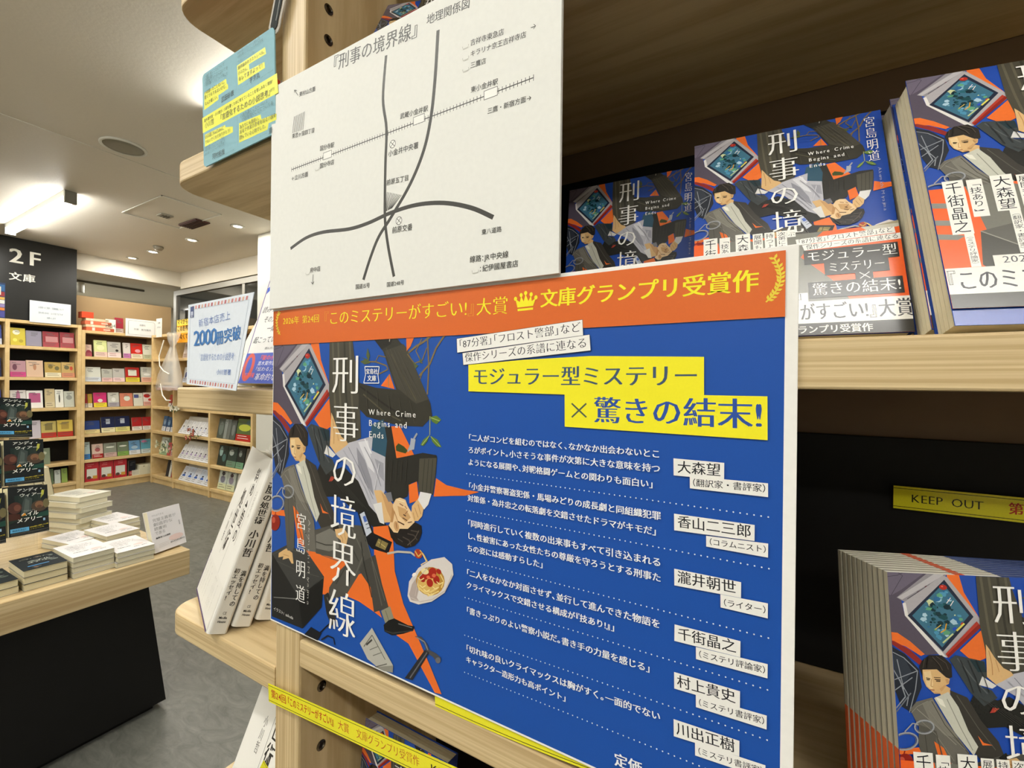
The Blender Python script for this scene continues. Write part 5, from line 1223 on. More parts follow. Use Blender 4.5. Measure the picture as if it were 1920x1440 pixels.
# ---- individual background books
BGN = [0]
def bgbook(label, facing, a, z, w_, h_, t_, col, band=None, bandh=.3, spots=(), group='books on the wall shelves', depth=.05, tilt=.16, spine=False, name='paperback_book', bar='5a5a58'):
    """facing 'x': on the shelf looking towards +x at y=a ; 'y': looking towards -y at x=a"""
    if facing == 'x': t = thing(name, label, 'book', (-6.85-depth, a, z+.0008+t_*math.sin(tilt)), (-tilt, 0, math.pi/2), group)
    else: t = thing(name, label, 'book', (a, 2.5+depth, z+.0008+t_*math.sin(tilt)), (-tilt, 0, 0), group)
    mb = MB(); covers(mb, w_, h_, t_, col, col, spine or col, c=.001); mb.box(.002, w_-.001, .001, t_-.001, .002, h_-.002, 'd8cfb2'); mb.build('page_block', PRINT, t)
    s = Sheet(front(.001), .3); W_, H_ = w_*1000, h_*1000; rnd = random.Random(BGN[0]*7+3); BGN[0] += 1
    for (cx, cy, rx, ry, c) in spots:
        if c[0] == '#': s.rect(W_*(cx-rx), H_*(cy-ry), W_*(cx+rx), H_*(cy+ry), c[1:])
        else: s.ellipse(W_*cx, H_*cy, W_*rx, H_*ry, c, 10)
    for k in range(rnd.randint(2, 3)):
        x0 = rnd.uniform(.12, .4)*W_; x1 = x0+rnd.uniform(.25, .5)*W_; y = H_*(.88-k*.09); s.rect(x0, y-H_*.03, min(x1, W_*.92), y, bar)
    s.build('cover_print', PRINT, t)
    if band:
        s = Sheet(front(.001, -.0015), .3); s.rect(-.3, 0, W_+.3, H_*bandh, band)
        for k in range(2): s.rect(W_*.12, H_*bandh*(.35+.35*k), W_*rnd.uniform(.6, .88), H_*bandh*(.35+.35*k)+H_*.025, '5c5450' if band not in ('b02820', 'a02828') else 'f0e8e0')
        s.build('paper_band', PRINT, t)
    return t
def row(facing, z, specs, where):
    for (a, w_, h_, col, band, lab, sp) in specs:
        bgbook(lab+' '+where, facing, a, z, w_, h_, .02, col, band, spots=sp, depth=.045)
x_ = 'x'
wh1 = 'on top shelf of corner bookshelf'
row('x', L2[1], [(1.85, .07, .15, 'd0b0a0', 'a04450', 'narrow pinkish book with a maroon figure', ((.6, .3, .4, .25, '8a3040'),)), (1.945, .125, .215, 'd6dc98', 'e0c0b4', 'pale yellow green book with pink band', ((.5, .55, .3, .15, 'e8e4b0'),)), (2.075, .135, .205, 'b8b4aa', 'ecccc8', 'light grey book with wide pink band', ((.7, .45, .12, .08, '2a2624'),)),
    (2.235, .075, .205, 'd8d0c8', 'c07ab0', 'white and violet book', ()), (2.315, .125, .205, 'c8281c', 'e8dcc0', 'bright red book with a pink flower', ((.6, .5, .25, .12, 'e0a0a8'),)), (2.445, .11, .2, 'd8d8c4', 'c0c4a0', 'pale grey green book', ())], wh1)
wh2 = 'on second shelf of corner bookshelf'
row('x', L2[2], [(1.85, .16, .185, 'd2d4c8', 'c8d0d8', 'white and pale blue book with a small brown square', ((.5, .12, .12, .1, '6a4a48'),)), (2.02, .105, .165, 'b4b4a8', 'e0b8b4', 'grey book with thin pink band', ()), (2.13, .12, .175, 'bcbab2', 'e8c8c8', 'grey book with slanted pink band and brown square', ((.2, .12, .2, .1, '6a4a40'),)), (2.26, .15, .195, 'b02820', 'd8c83c', 'dark red and yellow book with a white panel', ((.5, .62, .3, .2, '#d8d8c8'),)), (2.43, .13, .205, 'c4c4b8', 'e0a890', 'pale grey book with a peach band', ((.5, .5, .3, .08, 'e4e4dc'),))], wh2)
wh3 = 'on third shelf of corner bookshelf'
row('x', L2[3], [(1.85, .035, .17, '8c2420', 'b0a8a0', 'thin dark red book', ()), (1.89, .04, .17, 'b08c2c', 'e4dcc4', 'thin gold spined book', ()), (1.945, .125, .185, 'c83070', 'e8d434', 'magenta and yellow book', ((.5, .45, .2, .12, 'e8d8d0'),)), (2.085, .11, .185, 'c8c8bc', 'a4a0a8', 'silver white book', ((.5, .5, .2, .15, 'e4e4dc'),)), (2.205, .135, .175, 'd48468', None, 'salmon coloured book', ((.55, .6, .25, .2, 'd8e0d0'),)), (2.35, .1, .175, 'd4d4c4', None, 'white book with a blue square', ((.3, .75, .25, .13, '#4a5496'),)), (2.455, .105, .18, 'e0d0c4', 'd8a090', 'white book with red swirls', ((.4, .75, .35, .15, 'b82824'), (.7, .45, .2, .1, 'c04038')))], wh3)
wh4 = 'on fourth shelf of corner bookshelf'
row('x', L2[4], [(1.855, .15, .16, '28407c', 'dccc90', 'blue book with a cream band, leftmost', ()), (2.02, .135, .2, '1c2448', 'e4dcb0', 'navy and yellow book, left of the pair', ((.5, .7, .15, .16, '#b8c0cc'),)), (2.16, .15, .2, '1c2448', 'd8d080', 'navy and yellow book, right of the pair', ((.5, .7, .15, .16, '#b8c0cc'),)), (2.335, .105, .175, 'b02828', 'e8e0d4', 'red book with white band, left of the pair', ()), (2.45, .105, .175, 'b02828', 'e8e0d4', 'red book with white band, right of the pair', ())], wh4)
wh5 = 'on fifth shelf of corner bookshelf'
row('x', L2[5], [(1.855, .06, .215, 'b8ccc8', '3a78b4', 'narrow sky blue book', ()), (1.935, .105, .18, 'd4b8a8', 'a02828', 'pink white book with a red band', ((.5, .6, .25, .15, 'b06060'),)), (2.05, .125, .18, '8c9080', 'c8a8a0', 'grey green book with white title', ((.5, .7, .35, .06, 'e0e4d4'),)), (2.185, .115, .18, '6f7c64', '80a850', 'dark green book with light green foot', ((.5, .7, .35, .06, 'e0e4d4'),)), (2.305, .12, .185, '6c9cc4', 'e0e4e4', 'light blue and white book', ((.5, .5, .3, .12, 'a8c4d4'),)), (2.435, .125, .19, '62a4b4', 'd0dcd8', 'aqua book with a pink corner', ((.3, .85, .25, .1, 'c880a0'),))], wh5)
wh6 = 'on bottom shelf of corner bookshelf'
for k in range(3):
    bgbook(('leftmost', 'middle', 'rightmost')[k]+' red boxed title with white window '+wh6, 'x', 1.86+k*.14, L2[6], .135, .245, .03, 'b83038', None, spots=((.5, .40, .36, .24, '#dcdcd0'), (.3, .2, .16, .08, '5c4438'), (.72, .2, .16, .08, '#c89840')), tilt=.03, depth=.03, bar='d88080')
bgbook('black upright book beside the red boxes '+wh6, 'x', 2.30, L2[6], .075, .2, .03, '1c1e26', 'a02828', depth=.05, tilt=.02)
for k in range(2):
    t = thing('box', ('left', 'right')[k]+' cream cardboard box '+wh6, 'box', (-6.95, 2.452+k*.1, L2[6]+.0005)); mb = MB(); mb.bbox(-.08, .09, -.049, .049, 0, .13, r=.002, col='d8d2b4'); mb.build('carton', PAPER, t)
    mb = MB(); mb.box(.09, .0912, -.01, .01, .105, .118, 'a8a082'); mb.build('tape_tab', PAPER, t)
for k in range(3):
    t = thing('paperback_book', ('lowest', 'middle', 'top')[k]+' white book in the flat pile left of the cream boxes', 'book', (-6.94, 2.385-.002*k, L2[6]+.0005+k*.0225), (0, 0, .04*k)); mb = MB(); mb.bbox(-.07, .07, -.05, .05, 0, .0215, r=.0008, col='ddd9c4', seg=1); mb.build('page_block', PAPER, t); mb = MB(); mb.box(-.071, .071, -.051, .051, .0213, .022, 'c8c8bc'); mb.build('cover', PRINT, t)
# orange books piled on top of the corner shelf
zt = L2[0]
for k, (w_, col, h_) in enumerate(((.27, 'd86a48', .045), (.26, 'e0c8a0', .03), (.255, 'd87050', .045), (.22, 'd8c8a4', .03))):
    t = thing('boxed_set', ('lowest orange', 'cream', 'upper orange', 'topmost cream')[k]+' boxed book in the pile left on the corner shelf top', 'book', (-6.93, 1.99-.01*k, zt+.0005)); zt += h_+.0008
    mb = MB(); mb.bbox(-.07, .07, -w_/2, w_/2, 0, h_, r=.001, col=col, seg=1); mb.build('slipcase', PRINT, t); mb = MB(); mb.box(.0702, .071, -w_*.3, -w_*.2, .004, h_-.004, 'e8d8c8'); mb.box(.0702, .071, w_*.1, w_*.35, .012, h_-.012, 'e8b8a0'); mb.build('title_patch', PRINT, t)
t = thing('boxed_set', 'bright orange red box at the left end of the corner shelf top', 'book', (-6.92, 1.862, L2[0]+.155)); mb = MB(); mb.bbox(-.06, .06, -.05, .06, 0, .075, r=.001, col='d04a28', seg=1); mb.build('slipcase', PRINT, t)
for k in range(1):
    bgbook('dark red book between the small card and framed notice', 'x', 2.145, L2[0], .09, .2, .03, '9a2838', 'b8a8a0', depth=.06, tilt=.05)
# left black-backed bookshelf
b1 = 'in the bay under the floor sign, '
def row1(lv, sub, specs): row('x', L1[lv], specs, sub)
row1(1, 'on the first shelf under the floor sign', [(1.235, .115, .2, 'c8b83c', None, 'yellow floral book', ((.4, .75, .25, .15, 'e8e4c8'), (.3, .3, .15, .1, 'e8d860'), (.7, .25, .15, .1, 'a89a30'))), (1.355, .125, .18, '8c8898', None, 'lilac grey book', ()), (1.49, .135, .185, '8c2c34', 'a04048', 'crimson book with pink panel, left one', ((.55, .5, .38, .18, '#b88080'),)), (1.635, .125, .19, '8c2c34', 'a04048', 'crimson book with pink panel, right one', ((.55, .5, .38, .18, '#b88080'),))])
row1(2, 'on the second shelf under the floor sign', [(1.235, .12, .185, 'b08890', 'c04480', 'mauve book with a pink foot', ((.3, .6, .15, .2, '6a4050'),)), (1.36, .135, .195, 'ccae94', None, 'peach coloured book', ((.5, .6, .1, .2, 'b08060'),)), (1.51, .135, .18, 'b49850', 'd8d0b0', 'gold book with round faces and red patch', ((.35, .7, .15, .14, '7a6a30'), (.75, .6, .15, .14, '6a6440'), (.5, .12, .3, .1, 'b83028'))), (1.65, .115, .185, 'b89c60', 'c88868', 'gold and orange book', ((.4, .65, .2, .14, '6a6440'), (.75, .6, .12, .14, 'b84830')))])
row1(3, 'on the third shelf under the floor sign', [(1.24, .12, .21, 'd4d0cc', None, 'white book with a rose stripe', ((.5, .6, .14, .4, 'b06c8c'),)), (1.365, .13, .205, 'e4e0dc', None, 'white book with a magenta portrait', ((.5, .58, .36, .27, '#b05880'),)), (1.515, .08, .225, 'c0b088', 'c8bc98', 'beige book', ()), (1.60, .07, .215, 'e0e0d4', None, 'narrow white book with black title', ((.5, .5, .1, .25, '4a4a44'),)), (1.675, .09, .195, 'b8bcb0', None, 'grey green white book', ((.5, .6, .3, .15, '8c9088'),))])
row1(4, 'on the fourth shelf under the floor sign', [(1.39, .09, .21, 'c0b8c0', None, 'pale violet book turned sideways', ()), (1.485, .125, .195, 'b8a860', 'b03024', 'gold framed book with red band, left one', ((.5, .65, .25, .2, '#7c7040'),)), (1.62, .135, .2, 'c8b050', 'b03024', 'gold framed book with red band, right one', ((.5, .65, .25, .2, '#a08840'),))])
row1(5, 'on the fifth shelf under the floor sign', [(1.43, .13, .19, '7c8870', None, 'grey green sketch cover book', ((.5, .7, .3, .12, 'b8bca4'), (.4, .3, .2, .15, '4a5440')))])
row1(6, 'on the bottom shelf under the floor sign', [(1.48, .05, .17, '3a4438', None, 'dark green spined book', ()), (1.54, .05, .18, '5c6e50', None, 'mid green spined book', ()), (1.60, .05, .16, 'c0c8c0', None, 'pale grey spined book', ()), (1.66, .05, .17, '88a050', None, 'yellow green book', ())])
row1(1, 'at the left picture edge on the first shelf', [(1.05, .12, .22, '3c4c94', 'c8ccd8', 'blue and white book', ((.4, .8, .3, .12, 'c8ccd8'),)), (.92, .12, .22, '5060a0', None, 'second blue book', ())])
row1(2, 'at the left picture edge on the second shelf', [(1.05, .12, .21, '20284c', None, 'dark navy book with silver letter', ((.6, .4, .3, .25, 'a0a8b4'),)), (.92, .12, .21, '303a5c', None, 'slate navy book', ())])
row1(3, 'at the left picture edge on the third shelf', [(1.05, .12, .22, '30409c', None, 'royal blue book', ((.3, .4, .3, .25, 'd8d8e0'),)), (.92, .12, .2, '7080b0', None, 'pale royal blue book', ())])
# poster tower of colours on top at left edge
t = thing('picture_banner', 'tall dark blue banner of small pictures at the left end of shelf top', 'banner', (-6.86, 1.08, .8905)); mb = MB(); mb.box(-.01, 0, -.22, .105, 0, .39, '24365c'); mb.build('board', PRINT, t)
s = Sheet(lambda u, v, h: (h*.001, -.22+u*.001, v*.001), .4)
for k, (v0, v1, c) in enumerate(((300, 370, '2c5c8c'), (240, 290, '8c2c30'), (205, 232, 'd0a850'), (160, 200, 'd8d8d0'), (120, 155, '8c80b0'), (85, 115, 'd08040'), (10, 80, '4a4c90'))): s.rect(230, v0, 320, v1, c); s.rect(20, v0, 210, v1, ['1c3c5c', '3c6c50', '305080', '6c8c50', '405890', '24506c', '7aa4c0'][k])
s.rect(268, 255, 292, 345, 'd8d0c0'); s.build('pictures', PRINT, t)

# window-side bookshelf books
y_ = 'y'
row('y', L2[4], [(-6.60, .1, .2, '385878', 'd8dce0', 'dark blue book with white band, left one', ((.5, .6, .3, .2, '88a4b8'),)), (-6.48, .1, .19, '2c4c6c', 'd8dce0', 'dark blue book with white band, middle one', ((.5, .6, .3, .2, '7898b0'),)), (-6.36, .1, .2, '385c7c', 'd8dce0', 'dark blue book with white band, right one', ((.5, .6, .3, .2, '88a4b8'),))], 'in the inner corner bay')
row('y', L2[3], [(-6.42, .07, .16, 'a83828', 'e4e0d8', 'small red and white book', ()), (-6.33, .07, .16, 'c8a878', 'e4e0d8', 'small tan and white book', ())], 'in the inner corner bay')
row('y', L2[5], [(-6.66, .2, .23, 'b4bcac', '98b488', 'large pale green and white book', ((.5, .7, .4, .15, 'd8dcd4'),)), (-6.45, .09, .17, 'c05048', None, 'coral red book', ((.5, .5, .3, .2, 'e0b0a8'),)), (-6.35, .12, .19, 'd8d0c4', 'd0a098', 'white and pink book', ())], 'in the inner corner bay')
row('y', L2[6], [(-6.48, .06, .24, '28282a', None, 'black upright book, left of white one', ()), (-6.40, .05, .24, 'dcdcd0', None, 'white upright book between black ones', ()), (-6.33, .07, .23, '2a2626', 'a03828', 'black upright book with red foot', ())], 'in the inner corner bay')
row('y', L2[2], [(-6.45, .12, .16, '2c2420', None, 'dark brown book', ()), (-6.32, .09, .1, 'd4ccc0', None, 'small pale book', ())], 'in the inner corner bay behind the wrapped bag')
def display(z, n, x0, x1, cols, where, hh=.19, low='c8ccd8'):
    t = thing('book_tray', 'white sloping display tray %s' % where, 'tray', ((x0+x1)/2, 2.6, z+.0005)); W2 = (x1-x0)/2
    mb = MB(); mb.prism([(-.052, 0), (.12, 0), (.12, .21), (.066, .21)], -W2, W2, 'x', 'dedcd2'); mb.build('sloped_panel', PRINT, t)
    st_ = (x1-x0-.02)/n
    for i in range(n):
        bgbook('%s white book with blue figures %s' % (['first', 'second', 'third', 'fourth', 'fifth', 'sixth', 'seventh'][i], where), 'y', x0+.012+i*st_, z, st_-.006, hh, .012, cols[i % len(cols)], 'e4e4e4', spots=((.5, .34, .26, .13, low), (.5, .52, .16, .05, '34303c')), depth=.022, tilt=.49, group='identical white books on sloping trays', bar='b8b8c0')
display(L2[4], 7, -6.11, -5.335, ['e2e2e0'], 'on the upper tray below the flowers')
display(L2[5], 7, -6.11, -5.335, ['e2e2e0'], 'on the middle tray of the window side shelf', low='a898b8')
display(L2[6], 5, -6.09, -5.335, ['d8dce4', 'ccd6e4'], 'on the bottom tray of the window side shelf', low='3c64b0')
row('y', L2[4], [(-5.22, .14, .235, '485048', None, 'dark green wire pattern book, first', ((.5, .5, .35, .35, '6c7870'),)), (-5.08, .06, .23, '8a908a', None, 'dark wire pattern book, second', ()), (-5.01, .06, .23, '6a706a', None, 'dark wire pattern book, third', ()), (-4.94, .1, .225, '545a54', None, 'dark wire pattern book, fourth', ((.5, .5, .3, .3, '7c827c'),)), (-4.82, .3, .25, '58683c', 'b02820', 'wide green and yellow book with red band', ((.5, .6, .4, .16, 'b8c048'), (.8, .85, .25, .1, '48605c')))], 'in the bay nearest the white pillar')
row('y', L2[5], [(-5.21, .19, .235, '2c3630', None, 'dark forest picture book, left', ((.3, .7, .2, .25, '8ca8a0'), (.7, .4, .2, .2, '50706a'))), (-5.01, .19, .235, '34423c', '688870', 'dark forest picture book, middle', ((.4, .7, .25, .15, 'a0a8a0'),)), (-4.81, .15, .235, '2c302c', '6c9878', 'dark forest picture book, right', ((.4, .7, .2, .15, '808880'),)), (-4.64, .17, .235, '6c6456', None, 'brown grey book', ((.5, .5, .35, .3, '504a40'),))], 'in the bay nearest the white pillar')
row('y', L2[6], [(-5.19, .17, .235, 'c4ccc0', 'd8dcb0', 'pale comic book with dark haired figure, left', ((.5, .78, .2, .1, '2a2428'), (.5, .5, .3, .18, '7c7c88'))), (-5.01, .17, .235, 'c0c8bc', 'd4d8ac', 'pale comic book with dark haired figure, right', ((.5, .75, .2, .1, '3a2428'), (.5, .5, .3, .18, '8c8490'))), (-4.80, .24, .21, 'dcdcd4', None, 'white book with a large black disc', ((.5, .48, .38, .4, '1e1618'),))], 'in the bay nearest the white pillar')
row('y', L2[1], [(-6.05, .12, .2, 'd4c8c0', 'c8b0a0', 'pale pink book', ()), (-5.92, .12, .2, 'd8d4cc', 'b8c0c8', 'white grey book', ()), (-5.79, .12, .2, 'c0c4c0', None, 'grey book', ())], 'on the high shelf above the trays')
row('y', L2[2], [(-6.05, .12, .2, 'dcdcd8', 'c0c8d8', 'white book with blue band', ((.5, .5, .2, .2, '5060a0'),)), (-5.92, .12, .2, 'd0d4d8', 'd8d8d0', 'white and pale blue book', ()), (-5.79, .12, .2, 'd8d0cc', None, 'cream book', ())], 'on the shelf two above the trays')
row('y', L2[3], [(-6.05, .12, .2, 'd8c0b8', 'c85040', 'rose book with red band', ()), (-5.92, .12, .2, 'c8d0c8', 'd8d8d0', 'pale mint book', ())], 'on the shelf one above the trays')
# flowers on the trays
def flowers(label, loc, cols, n, spread_, leafn=10, back=.09, seed=1):
    rnd = random.Random(seed); t = thing('flower_bunch', label, 'flowers', loc)
    stem = MB(); pet = MB(); leaf = MB()
    for i in range(n):
        p = Vector((rnd.uniform(-1, 1)*spread_[0], rnd.uniform(-1, 0)*spread_[1], rnd.uniform(-.3, 1)*spread_[2]))
        stem.tube([(0, 0, -.02), (p.x*.5, p.y*.6, p.z*.5+.01), p], .0025, 5, '5c6c40')
        c = rnd.choice(cols); r = rnd.uniform(.022, .034)
        for k in range(6):
            a = k*math.pi/3+rnd.random(); d = Vector((math.cos(a), -.35, math.sin(a))); e_1 = Vector((-math.sin(a), 0, math.cos(a)))
            pet.add([p, p+d*r*.6+e_1*r*.4, p+d*r*1.05, p+d*r*.6-e_1*r*.4], [(0, 1, 2, 3)], c)
        pet.add([p+Vector((math.cos(k*1.05)*r*.25, -.012, math.sin(k*1.05)*r*.25)) for k in range(6)], [(0, 1, 2, 3, 4, 5)], 'e8d8a0')
    for i in range(leafn):
        p = Vector((rnd.uniform(-1, 1)*spread_[0], rnd.uniform(-.6, .2)*spread_[1], rnd.uniform(-.6, .8)*spread_[2])); a = rnd.random()*6.3
        d = Vector((math.cos(a), -.2, math.sin(a)))*.05; e_1 = Vector((-math.sin(a), 0, math.cos(a)))*.014
        leaf.add([p, p+d*.5+e_1, p+d, p+d*.5-e_1], [(0, 1, 2, 3)], rnd.choice(['54683c', '6a7c4c', '44583a']))
    stem.tube([(0, 0, -.02), (0, .04, -.015), (0, back, 0.0)], .003, 5, '5c6c40'); stem.build('stem', PAPER, t); pet.build('petals', PAPER, t, kind='stuff'); leaf.build('leaves', PAPER, t, kind='stuff'); return t
flowers('white artificial flowers on the shelf edge above the upper tray', (-6.0, 2.47, L2[3]-.01), ['e4e0d0', 'dcd8c4', 'f0ecdc'], 12, (.14, .03, .03), 8, seed=3)
flowers('red flower spray hanging over the upper tray edge', (-5.52, 2.44, L2[4]+.015), ['a84848', 'b86058', '8c3030'], 12, (.13, .04, .09), 8, seed=5)
flowers('bunch of creamy white flowers in front of the inner corner bay', (-6.165, 2.43, L2[5]+.12), ['d8d8b8', 'e4e4cc', 'c8c8a4'], 16, (.17, .07, .10), 10, back=.072, seed=8)
# translucent wrapped bag on the corner upright
t = thing('plastic_bag', 'translucent tied plastic bag hanging on the corner bookshelf', 'bag', (-6.05, 2.40, .10))
mb = MB(); n_ = 16; prof = [(.30, .0, .06), (.28, .05, .09), (.22, .20, .09), (.14, .36, .06), (.05, .52, .03), (.03, .56, .02), (.10, .64, .04), (.13, .72, .05)]
vs_ = [(x*math.cos(2*math.pi*k/n_)+.10*(z/.6)+.02*math.sin(k*3), y*math.sin(2*math.pi*k/n_), z+.01*math.sin(k*2.3)) for x, z, y in prof for k in range(n_)]
mb.add(vs_, [(i*n_+k, i*n_+(k+1) % n_, (i+1)*n_+(k+1) % n_, (i+1)*n_+k) for i in range(len(prof)-1) for k in range(n_)], 'e0dcd0')
bm_, n, l, b = new_mat('thin_plastic_film', .25, .5); b.inputs['Base Color'].default_value = (.85, .83, .76, 1); b.inputs['Alpha'].default_value = .35
mb.build('film', bm_, t, True)
mb = MB(); mb.tube([(.05, -.08, .62), (-.02, -.1, .42), (.0, -.1, .3), (.1, -.1, .24), (.22, -.09, .2)], .006, 8, 'eae6da'); mb.tube([(.0, -.09, .08), (.08, -.1, -.06), (.18, -.1, -.12), (.26, -.09, -.12)], .006, 8, 'eae6da'); mb.build('cord', PAPER, t)
mb = MB(); mb.box(-.22, .16, -.04, .04, .0, .03, 'c8a090'); mb.box(-.2, .14, -.03, .03, .03, .05, 'd8d0d0'); mb.build('contents', PAPER, t)

# ================================================================== DISPLAY TABLE
TZ = -.49; TX = -1.690
tb_ = thing('display_table', 'pale wooden display table with a black tapered pedestal', 'table', (-2.25, -.5, -1.172))
mb = MB(); mb.bbox(-2.82, TX, -2.2, .692, TZ-.105, TZ, r=.003); mb.build('tabletop', WOOD_Y, tb_, world=True)
mb = MB()
t0 = [(-2.70, .585), (-1.80, .585), (-1.80, -2.0), (-2.70, -2.0)]; b0 = [(-2.70, .655), (-1.80, .655), (-1.80, -2.05), (-2.70, -2.05)]
mb.add([(x, y, TZ-.106) for x, y in t0]+[(x, y, -1.145) for x, y in b0], [(0, 1, 2, 3), (7, 6, 5, 4), (0, 4, 5, 1), (1, 5, 6, 2), (2, 6, 7, 3), (3, 7, 4, 0)], 'ffffff')
mb.build('pedestal', plain('black_laminate', '121110', .35, .3, var=.15), tb_, world=True)
mb = MB(); mb.box(-2.66, -1.83, -2.0, .62, -1.172, -1.145); mb.build('kickboard', BLACK, tb_, world=True)
# flat books: x long side
def flat_mesh(w_, d_, t_, cover, style):
    """lying book, centre at the origin: w along x, d along y"""
    mb = MB(); c = .0006
    mb.box(-w_/2+.002, w_/2-.002, -d_/2+.002, d_/2-.001, c, t_-c, 'd8ceaa' if style != 'white' else 'dcd6bc')
    mb.box(-w_/2, w_/2, -d_/2, d_/2, 0, c, '9a9684'); mb.box(-w_/2, w_/2, -d_/2, d_/2, t_-c, t_, cover)
    for k in range(1, 4): y = t_*k/4; mb.box(w_/2-.0021, w_/2-.0018, -d_/2+.002, d_/2-.001, y-.0002, y+.0002, 'b8ae8a')
    body = mb.mesh('page_block', PAPER)
    s = Sheet(lambda u, v, h: (u*.001, v*.001, t_+h*.001), .08); rnd = random.Random(int(w_*1e4))
    if style == 'dark':
        for k in range(14):
            cx, cy = rnd.uniform(-.8, .8)*w_*500, rnd.uniform(-.8, .8)*d_*500; s.ellipse(cx, cy, rnd.uniform(5, 14), rnd.uniform(5, 12), rnd.choice(['2c3430', '3c4640', '5c4638', '4c564c', '6c705c', '20242a']), 7)
        def rt_(tx, x, y0, y1, sz, col):   # lettering read from the +x side
            s2 = Sheet(lambda u, v, h: (-v*.001, u*.001, t_+h*.001), .08); s2.h = s.h; s2.text(tx, (y0, -x), (y1, -x), sz, col, 'b'); s.mb.add(s2.mb.v, s2.mb.f, col); s.h += s.step
        rt_('ヘイル', -4, -26, 32, 15, 'd8dcd0'); rt_('メアリー', 14, -30, 40, 14, 'd8dcd0'); rt_('アンディ・ウィアー', -40, -38, 36, 11, 'a8b0a0'); 
        s.rect(w_*500-42, -36, w_*500-34, 16, '4a8cc0')
    elif style == 'white':
        s2 = Sheet(lambda u, v, h: (-v*.001, u*.001, t_+h*.001), .08)
        for tx, x, y0, y1, sz in (('やればできる', -58, -30, 30, 12), ('完璧を目指す', -38, -42, 40, 15), ('創造的な人', -18, -42, 36, 15), ('読書術', 2, -42, 6, 15), ('である', 22, -42, 2, 15)): s2.text(tx, (y0, -x), (y1, -x), sz, 'a8a8a4', 'g')
        s2.text('読書猿の挑戦', (-42, -44), (0, -44), 6, '2c2a28', 'b'); s2.text('編集者・書評家', (2, -66), (44, -66), 5, '2c2a28', 'b'); s.mb = s2.mb
        s2.ellipse(24, -38, 16, 10, 'e4c8c0', 14)
    elif style == 'pink':
        s.ellipse(10, 0, 34, 24, 'd88098', 12); s.ellipse(-20, 14, 20, 14, 'b8b850', 10); s.rect(30, -40, 50, 30, 'c8a060')
    return body, s.mb.mesh('cover_print', PRINT)
FM = {'dark': flat_mesh(.17, .108, .0225, '23282a', 'dark'), 'white': flat_mesh(.19, .118, .0185, 'e2dedc', 'white'), 'big': flat_mesh(.20, .135, .0238, 'dcd8c8', 'white'), 'pink': flat_mesh(.17, .12, .02, 'b8a070', 'pink')}
HT = {'dark': .0225, 'white': .0185, 'big': .0238, 'pink': .02}
ordn = ['bottom', 'second', 'third', 'fourth', 'fifth', 'sixth', 'seventh', 'eighth']
def pile(kind, x, y, n, rz, where, col_word, jit=.0, z=TZ):
    zz = z+.0005; rnd = random.Random(int(abs(x*1000)))
    for k in range(n):
        nm = 'top' if k == n-1 else ordn[k]
        t = thing('paperback_book', '%s %s book in pile %s' % (nm, col_word, where), 'book', (x+rnd.uniform(-1, 1)*jit, y+rnd.uniform(-1, 1)*jit, zz), (0, 0, rz+rnd.uniform(-1, 1)*jit*6), 'books piled flat on the display table')
        part('page_block', FM[kind][0], t); part('cover_print', FM[kind][1], t); zz += HT[kind]+.0006
    return zz
pile('dark', -1.822, .2750, 3, 0, 'in the middle of the table front edge', 'dark covered', .001)
pile('dark', -1.832, .1560, 2, .02, 'at the left end of the table front edge', 'dark covered', .001)
pile('dark', -1.85, .035, 2, .0, 'left of the picture edge on the table', 'dark covered', .001)
pile('white', -1.822, .3960, 4, .03, 'in the front row, left of two white piles', 'white', .002)
pile('white', -1.800, .5170, 3, -.03, 'in the front row, right of two white piles', 'white', .002)
pile('white', -2.155, .4550, 2, .20, 'in the second row beside the tall stack', 'white', .002)
pile('white', -2.07, .5600, 3, .10, 'in the second row behind the front piles', 'white', .002)
pile('white', -2.27, .6300, 3, .14, 'at table far end behind the standing book', 'white', .003)
pile('big', -2.425, .5450, 7, .30, 'forming the tall stack behind the black displays', 'cream edged', .010)
pile('pink', -2.62, .6220, 3, .1, 'at the rear corner of the table', 'pink and yellow', .003)
# the upright white book leaning on the piles
t = thing('paperback_book', 'white paperback standing upright on the table far end, cover facing out', 'book', (-1.8133, .6115, TZ+.0008), (.2275*-1, -.0951*0, .7161), None)
t.location = (-1.7358, .5849, TZ+.0068); t.rotation_euler = (-.2473, -.0224, 1.7959)
mb = MB(); covers(mb, .13, .172, .026, 'e6e2e2', 'e6e2e2', 'e6e2e2'); mb.box(.002, .128, .001, .025, .002, .170, 'd8d2b4'); mb.build('page_block', PRINT, t)
s = Sheet(front(), .1)
for tx, x0, x1, y, sz in (('やればできる', 14, 62, 146, 9), ('完璧主義者が', 14, 108, 124, 15), ('創造的な', 14, 92, 106, 15), ('読書術', 14, 64, 88, 15), ('である', 14, 56, 70, 15)): s.text(tx, (x0, y), (x1, y), sz, 'a8a6a4', 'g')
s.text('読書猿', (116, 104), (116, 84), 5, '4a4844', 'g', vertical=True); s.ellipse(92, 40, 30, 12, 'e4cac4', 18); s.text('編集者への挑戦', (14, 54), (72, 54), 7.5, '2c2a28', 'b'); s.text('読んだ人から変わる', (66, 20), (126, 22), 6.5, '2c2a28', 'b')
for k in range(3): s.line((20, 30-k*6), (60, 32-k*6), w=.8, col='b8b4b0')
s.build('cover_lettering', PRINT, t)
